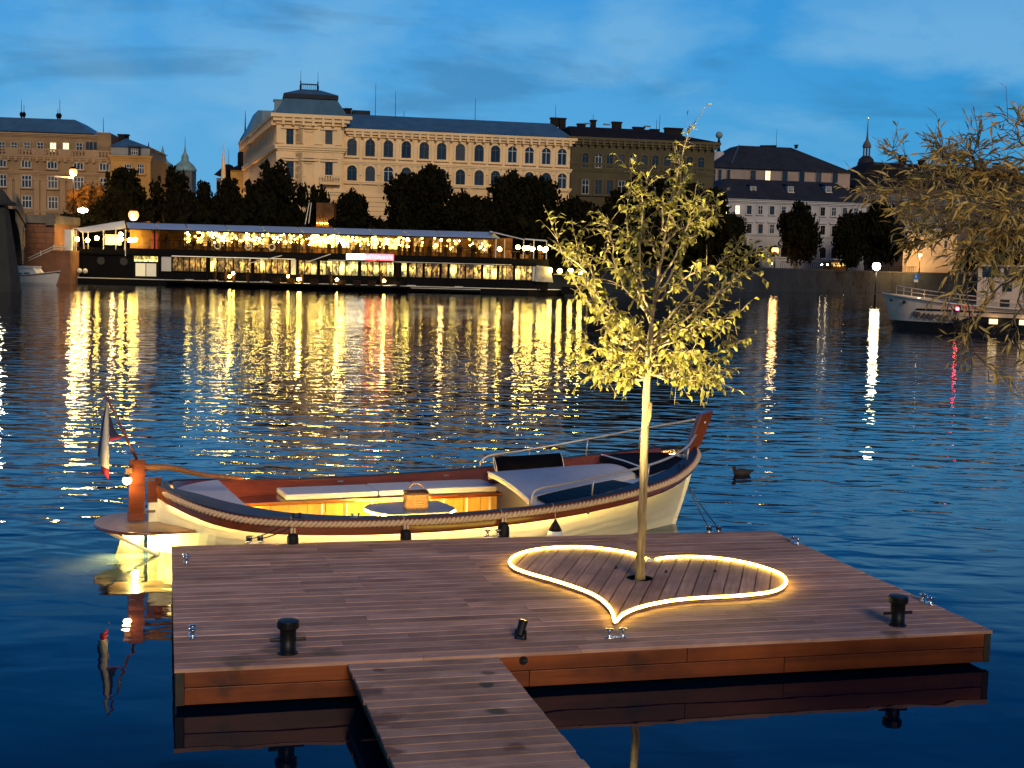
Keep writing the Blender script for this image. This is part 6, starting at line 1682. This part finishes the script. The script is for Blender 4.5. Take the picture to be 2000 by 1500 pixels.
for px, py, r in ((1740, 586, .06), (1766, 590, .10), (1866, 624, .16)):
    x, z = k_(px, py, -1.6)
    for _ in range(6): x, z = k_(px, py, hside(x) - .05)
    MB().tube([(x, hside(x) - .12, z), (x, hside(x) + .1, z)], r, 14).build('hawse_hole', M['kblack'], kb)
x, z = k_(1873, 603, -2.2); 
lm = MB().box(x - .1, -2.45, z - .2, x + .1, -2.2, z + .14).build('navigation_lamp', M['kblack'], kb); MB().sphere((x, -2.5, z), .10, 10, 6).build('red_globe', M['lamp_red'], lm)
x, z = k_(1793, 583, -1.6); lm = MB().box(x - .06, -1.5, z - .2, x + .06, -1.4, z - .05).build('deck_lamp', M['kblack'], kb); MB().sphere((x, -1.45, z), .06, 10, 6).build('white_globe', M['lamp_white'], lm)
# wheelhouse
x0, zt3 = k_(1912, 520, -1.4); x1 = x0 + 4.5; zw0 = 1.4
b = MB(); b.box(x0, -1.5, zw0, x1 + 3, 1.5, zt3 - .75); b.build('deckhouse', M['kwhite'], kb)
b = MB()
for a in (x0 + .1, x0 + 1.3, x0 + 2.5, x0 + 3.7): b.box(a - .1, -1.45, zt3 - .75, a + .1, -1.35, zt3)
b.box(x0, -1.45, zt3 - .75, x1, -1.35, zt3 - .62); b.build('wheelhouse_frame', M['kwhite'], kb)
MB().box(x0 + .05, -1.34, zt3 - .75, x1, 1.3, zt3 - .02).build('wheelhouse_glass', M['pane'], kb)
MB().box(x0 - .15, -1.6, zt3, x1 + .2, 1.5, zt3 + .1).build('wheelhouse_roof', M['kwhite'], kb)
for px, py in ((1968, 562), (1963, 592)):
    x, z = k_(px, py, -1.5); MB().box(x - .25, -1.54, z - .2, x + .25, -1.48, z + .2).build('deckhouse_window', M['pane'], kb)
for px, py in ((1940, 628), (1999, 630)):
    x, z = k_(px, py, -2.3); MB().box(x - .22, -2.36, z - .14, x + .22, -2.2, z + .14).build('lit_hull_window', mk_emit('lit cabin window', (1, .66, .22), 2.2), kb)
fc = bpy.data.curves.new('boat_name', 'FONT'); fc.body = 'FRANCES'; fc.size = 1; fc.extrude = .02; fc.offset = .02
tx = bpy.data.objects.new('boat_name', fc); COL.objects.link(tx); bpy.context.view_layer.update()
dg = bpy.context.evaluated_depsgraph_get(); me = bpy.data.meshes.new_from_object(tx.evaluated_get(dg)); bpy.data.objects.remove(tx)
xa, za = k_(1783, 613, -1.9); xb_, zb_ = k_(1853, 622, -2.1)
for _ in range(5): xa, za = k_(1783, 614, hside(xa) - .03); xb_, zb_ = k_(1853, 623, hside(xb_) - .03)
fit_text(me, xb_ - xa, .34); me.materials.clear(); me.materials.append(mk('faded brown lettering', (.07, .04, .025), .7, 0, .4, 4))
for v in me.vertices:
    xx = xa + v.co.x; fz_ = (v.co.x / (xb_ - xa)); zz = za + (zb_ - za) * fz_ + v.co.y - .15
    v.co = (xx, hside(xx) * (1.0 if zz > 1.3 else .98) - .05 + v.co.z, zz)
me.update(); link('boat_name', me, kb)

# ================================================================== FAR TREES
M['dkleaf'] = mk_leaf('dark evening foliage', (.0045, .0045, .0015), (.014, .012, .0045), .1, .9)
M['ambleaf'] = mk_leaf('orange foliage with painted lamp glow', (.10, .045, .008), (.20, .09, .016), .3, .8)  # autumn orange with the street lamps' glow put into the leaf colour
def crown_mesh(seed, tall, n=3800, mat='dkleaf', size=.062):
    r = np.random.default_rng(seed)
    blobs = []
    for k in range(15):
        a = r.uniform(0, 2*math.pi); h = r.uniform(.18, .84); rad = (1 - abs(h - .42) * 1.15) * r.uniform(.25, .72)
        blobs.append((math.cos(a) * rad, math.sin(a) * rad, h, r.uniform(.24, .42) * (1.15 - h * .55)))
    blobs += [(0, 0, .84, .22), (0, 0, .5, .5), (0, 0, .3, .45)]
    w = np.array([q[3] ** 2 for q in blobs]); w /= w.sum()
    b = MB()
    idx = r.choice(len(blobs), n, p=w)
    d = r.normal(0, 1, (n, 3)); d /= np.linalg.norm(d, axis=1)[:, None]; rr_ = r.uniform(.6, 1.08, n)
    for i in range(n):
        bx_, by_, bz_, br2 = blobs[idx[i]]
        c = np.array([bx_, by_, bz_]) + d[i] * rr_[i] * br2 * np.array([1, 1, .62 if not tall else .5])
        if c[2] < .03: continue
        u = r.normal(0, 1, 3); u /= np.linalg.norm(u); v = np.cross(u, r.normal(0, 1, 3)); v /= np.linalg.norm(v)
        s = size * r.uniform(.5, 1.25); zs = np.array([1, 1, .7])
        b.add([c - u*s*zs, c + v*s*.55*zs, c + u*s*zs, c - v*s*.55*zs], [(0, 1, 2, 3)])
    # dense inner mass of twigs
    for bx_, by_, bz_, br2 in blobs:
        b.sphere((bx_, by_, bz_), br2 * .52, 7, 4)
    return b.mesh('crown', M[mat])
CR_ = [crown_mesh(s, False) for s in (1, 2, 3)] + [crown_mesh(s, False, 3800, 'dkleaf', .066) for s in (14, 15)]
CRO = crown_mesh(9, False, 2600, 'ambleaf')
def far_tree(px, ptop, hw, Y, label, var=None, pbase=None, mesh=None, name='tree'):
    q = atY(px, ptop, Y); w = hw * Y / FPX; H = q[2] - GZ
    t = thing(name, label, 'tree', (q[0], Y, GZ - .1), random.uniform(0, 6), 'trees on the far bank')
    MB().tube([(0, 0, -.2), (.1, 0, H * .2), (0, .1, H * .55)], [.34, .26, .12], 8).build('trunk', M['bark'] if False else M['twig'], t)
    o = link('crown', mesh or CR_[var if var is not None else random.randrange(5)], t, (0, 0, H * .04)); o.scale = (w / .80, w / .80, H * 1.0)
    return t
TL = [(243, 326, 66, 168, 'broad dark tree between the orange house and the sail awning'), (337, 326, 50, 171, 'dark tree just left of the gap with the distant spires'), (395, 352, 44, 168, 'low dark tree in the gap below the onion tower'),
      (448, 345, 44, 170, 'dark tree in front of the yellow gable house'), (505, 352, 46, 166, 'dark tree before the street side of the cream palace'), (548, 316, 62, 165, 'dark tree with a feathery top before the pavilion corner'), (628, 363, 40, 168, 'dark tree below the pavilion balcony'),
      (688, 371, 44, 166, 'dark tree left of the narrow pale gap in the foliage'), (790, 340, 58, 164, 'dark round tree under the first arched windows of the palace'), (848, 326, 62, 166, 'tall twin topped dark tree before the middle of the palace'), (905, 372, 52, 165, 'low dark tree right of the tall twin topped one'), (950, 385, 50, 164, 'low dark tree before the right half of the palace'),
      (1003, 335, 62, 166, 'dark tree rising before the right end of the palace'), (1062, 348, 58, 167, 'dark tree where cream palace meets brown building'), (1125, 384, 56, 170, 'low dark tree before the brown building'), (1190, 392, 50, 172, 'low dark tree behind the left branches of the young tree'), (1245, 342, 62, 176, 'tall dark tree behind the upper twigs of the young tree'),
      (1318, 340, 74, 182, 'big dark tree behind the crown of the young tree'), (1392, 372, 58, 190, 'dark tree at the left end of the white riverside house'), (1432, 416, 36, 195, 'small dark tree under the two lit windows of the white house'),
      (1560, 392, 46, 222, 'conical dark tree standing before the middle of the white house'), (1660, 412, 38, 226, 'dark tree left half of the pair beside the small pale house'), (1716, 390, 56, 228, 'tall dark tree right half of the pair beside the small pale house'), (1900, 470, 30, 244, 'rounded dark tree half hidden behind the willow'), (1965, 440, 40, 246, 'dark tree by the riverside palace at the right edge')]
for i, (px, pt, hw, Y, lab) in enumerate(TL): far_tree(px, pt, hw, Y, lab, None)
far_tree(172, 357, 46, 170, 'maple with lamp glow painted into its orange leaves before the left palace', mesh=CRO)
b_ = far_tree(165, 415, 62, 160, 'dark clipped shrub mass above the left terrace', 0, name='shrub'); b_['category'] = 'shrub'
b_ = far_tree(290, 432, 60, 163, 'low shrubs with orange glow painted into their leaves around the lower street lamp', 1, mesh=CRO, name='shrub'); b_['category'] = 'shrub'
# undergrowth closing the view below the crowns
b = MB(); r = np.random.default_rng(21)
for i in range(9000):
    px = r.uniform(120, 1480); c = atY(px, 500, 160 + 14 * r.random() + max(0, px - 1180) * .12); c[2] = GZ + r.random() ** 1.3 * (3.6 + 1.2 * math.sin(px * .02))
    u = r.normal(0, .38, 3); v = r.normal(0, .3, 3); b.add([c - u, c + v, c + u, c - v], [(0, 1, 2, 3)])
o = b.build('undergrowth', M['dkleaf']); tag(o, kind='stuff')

# ================================================================== STREET LAMPS AND SMALL THINGS OF THE BANK
def street_lamp(px, py, Y, label, e, kind='amber', r=.32, zb=GZ, arm=None, name='street_lamp'):
    q = atY(px, py, Y); t = thing(name, label, 'street lamp', (q[0], Y, zb), 0, 'lit street lamps of the far bank')
    H = q[2] - zb
    MB().tube([(0, 0, -.2), (0, 0, .8), (0, 0, .85), (0, 0, H - r)], [.12, .12, .07, .05], 8).build('post', M['dkmetal'], t)
    MB().sphere((0, -r * .80, H), r * .30, 10, 6).build('bulb', M['lamp_white'], t, smooth=True)  # core set before the globe, so the amber imitates a glow ring
    MB().sphere((0, 0, H), r, 12, 8).build('lantern', M['lamp_amber' if kind == 'amber' else 'lamp_white'], t, smooth=True)
    MB().lathe([(r * 1.05, H + r * .75), (r * .7, H + r * 1.1), (.06, H + r * 1.35)], 10).build('lantern_cap', M['dkmetal'], t)
    if arm: MB().beam((0, -.1, H - r - .2), (arm, -.1, H - r - .1), .12, .16).build('sign_arm', M['sail'], t)
    lamp((0, -.16, H - r - .35), e, (1, .56, .16) if kind == 'amber' else (1, .82, .5), r, t)
    return t
street_lamp(-12, 352, 113, 'street lamp on the bridge just at the left picture edge', 2500, 'white', r=.4, zb=5.)
street_lamp(143, 336, 166, 'street lamp with pale side arm glowing before the left palace', 2200, arm=-2.2, r=.50)
street_lamp(261, 420, 160, 'orange street lamp glowing above the end of the terrace roof', 1500, r=.62)
street_lamp(1514, 489, 219, 'street lamp beside the conical tree before the white house', 600, r=.62)
street_lamp(1712, 520, 150, 'bright street lamp rising behind the bow of the grey boat', 900, 'white', r=.45, zb=.2)
street_lamp(1797, 497, 246, 'street lamp lighting the wall of the small pale house', 5200, r=.4)
street_lamp(1919, 484, 250, 'street lamp shining through the willow leaves', 900, r=.4)
street_lamp(430, 405, 232, 'amber lamp of the side street behind the trees, farther one', 2600, zb=GZ)
street_lamp(474, 420, 212, 'amber lamp of the side street under the palace wall', 3600, zb=GZ)
q = atY(162, 411, 158); t = thing('globe_lamp', 'cluster of three white globe lamps below the orange maple', 'street lamp', (q[0], q[1], GZ), 0)
MB().tube([(0, 0, 0), (0, 0, q[2] - GZ)], .07, 8).build('post', M['dkmetal'], t)
for dx, dz in ((-.38, 0), (0, .14), (.38, .02), (.0, -.12)): MB().sphere((dx, -.1, q[2] - GZ + dz), .22, 10, 6).build('globe', M['lamp_white'], t, smooth=True)
# slatted kiosk lit from below
KF2 = Frame((atY(617, 440, 162)[0], 162), 0); ki = thing('slatted_kiosk', 'slatted wooden kiosk lit orange from below between dark trees', 'kiosk', (KF2.o[0], 162, 0), 0)
z0, z1 = KF2.xz(630, 446)[1], KF2.xz(630, 396)[1]; wK = KF2.xz(652, 420)[0]
MB().box(0, .15, GZ, wK, 2.2, z1).build('wall', M['brownwall'], ki)
for k in range(9):
    x = wK * (k + .5) / 9; MB().box(x - .06, -.05, GZ, x + .06, .12, z1).build('slat', M['brownwall'], ki)
for k in range(6):
    x = wK * (k + .6) / 7; MB().box(x - .05, -.22, z0 + .55, x + .05, -.08, z0 + .62).build('uplight', M['lamp_pend'], ki); lamp((x, -.35, z0 + .5), 10, (1, .42, .1), .04, ki)
fpz = thing('flag_poles', 'pair of slanting white flagpoles between the dark trees', 'flagpole', tuple(atY(600, 445, 161)))
for a, c in (((596, 438), (604, 396)), ((603, 436), (608, 396))): 
    p, q = atY(*a, 161) - np.array(fpz.location), atY(*c, 161) - np.array(fpz.location); MB().tube([p, q], .05, 6).build('pole', M['sail'], fpz)
# fence and lit cafe along the right quay
def fence(pa, pb, Y0, Y1, label, n):
    a, c = atY(*pa, Y0), atY(*pb, Y1); t = thing('quay_fence', label, 'fence', (a[0], a[1], GZ), math.atan2(c[1] - a[1], c[0] - a[0])); Ln = math.hypot(c[0] - a[0], c[1] - a[1])
    MB().tube([(0, 0, 1.05), (Ln, 0, 1.05)], .04, 5).build('top_rail', M['dkmetal'], t)
    me = MB().box(-.03, -.03, 0, .03, .03, 1.05).mesh('fence_bar', M['dkmetal'])
    for k in range(n + 1): link('fence_bar', me, t, (Ln * k / n, 0, 0))
fence((1525, 520), (1735, 528), 214.5, 247, 'dark bar fence on the quay edge before the white house', 60)
fence((1740, 528), (1880, 532), 248, 262, 'dark bar fence before the small lit house', 40)
cf = thing('cafe_stall', 'low lit cafe stall on the quay between the two dark trees', 'stall', tuple(atY(1638, 523, 231)), math.radians(40))
MB().box(-2.2, 0, -.3, 2.2, 1.6, 1.0).build('counter', M['brownwall'], cf); MB().box(-2.0, -.05, .25, 2.0, 0, .8).build('lit_front', M['lit_a'], cf); MB().box(-2.4, -.6, 1.35, 2.4, 1.8, 1.45).build('canopy', M['sail'], cf)
for x in (-2.2, 2.2): MB().box(x - .05, -.5, 0, x + .05, -.4, 1.35).build('post', M['dkmetal'], cf)
lamp((0, -1.5, .9), 120, (1, .55, .2), .2, cf)
for px, py, Y, lab in ((1507, 515, 216, 'tiny white lamp at the left end of the quay fence'), (1605, 517, 226, 'tiny white lamp left of the cafe stall'), (1616, 517, 226, 'tiny warm lamp close beside the cafe stall'), (1657, 524, 235, 'tiny warm lamp right of the cafe stall'), (1985, 468, 255, 'tiny white lamp behind the willow at the right edge')):
    q = atY(px, py, Y); t = thing('garden_lamp', lab, 'lamp', (q[0], Y, GZ), 0, 'tiny lamps along the right quay'); H = max(.3, q[2] - GZ)
    MB().tube([(0, 0, 0), (0, 0, H)], .03, 6).build('post', M['dkmetal'], t); MB().sphere((0, -.05, H), .13, 8, 6).build('globe', M['lamp_white'], t)
# navigation sign on the quay wall
q = atY(1790, 543, 205); sgn = thing('navigation_sign', 'small blue and white waterway sign before the quay wall', 'sign', tuple(q), math.radians(20))
MB().box(-.42, 0, -.2, .42, .05, .62).build('blue_board', mk('blue sign paint', (.04, .14, .40), .5, 0, .1, 3), sgn)
MB().box(-.2, -.02, 0, -.05, 0, .45).build('white_mark', M['sail'], sgn); MB().box(-.42, 0, -.62, .3, .05, -.24).build('white_plate', M['sail'], sgn); MB().tube([(0, .08, -3.6), (0, .08, .5)], .05, 6).build('post', M['dkmetal'], sgn)
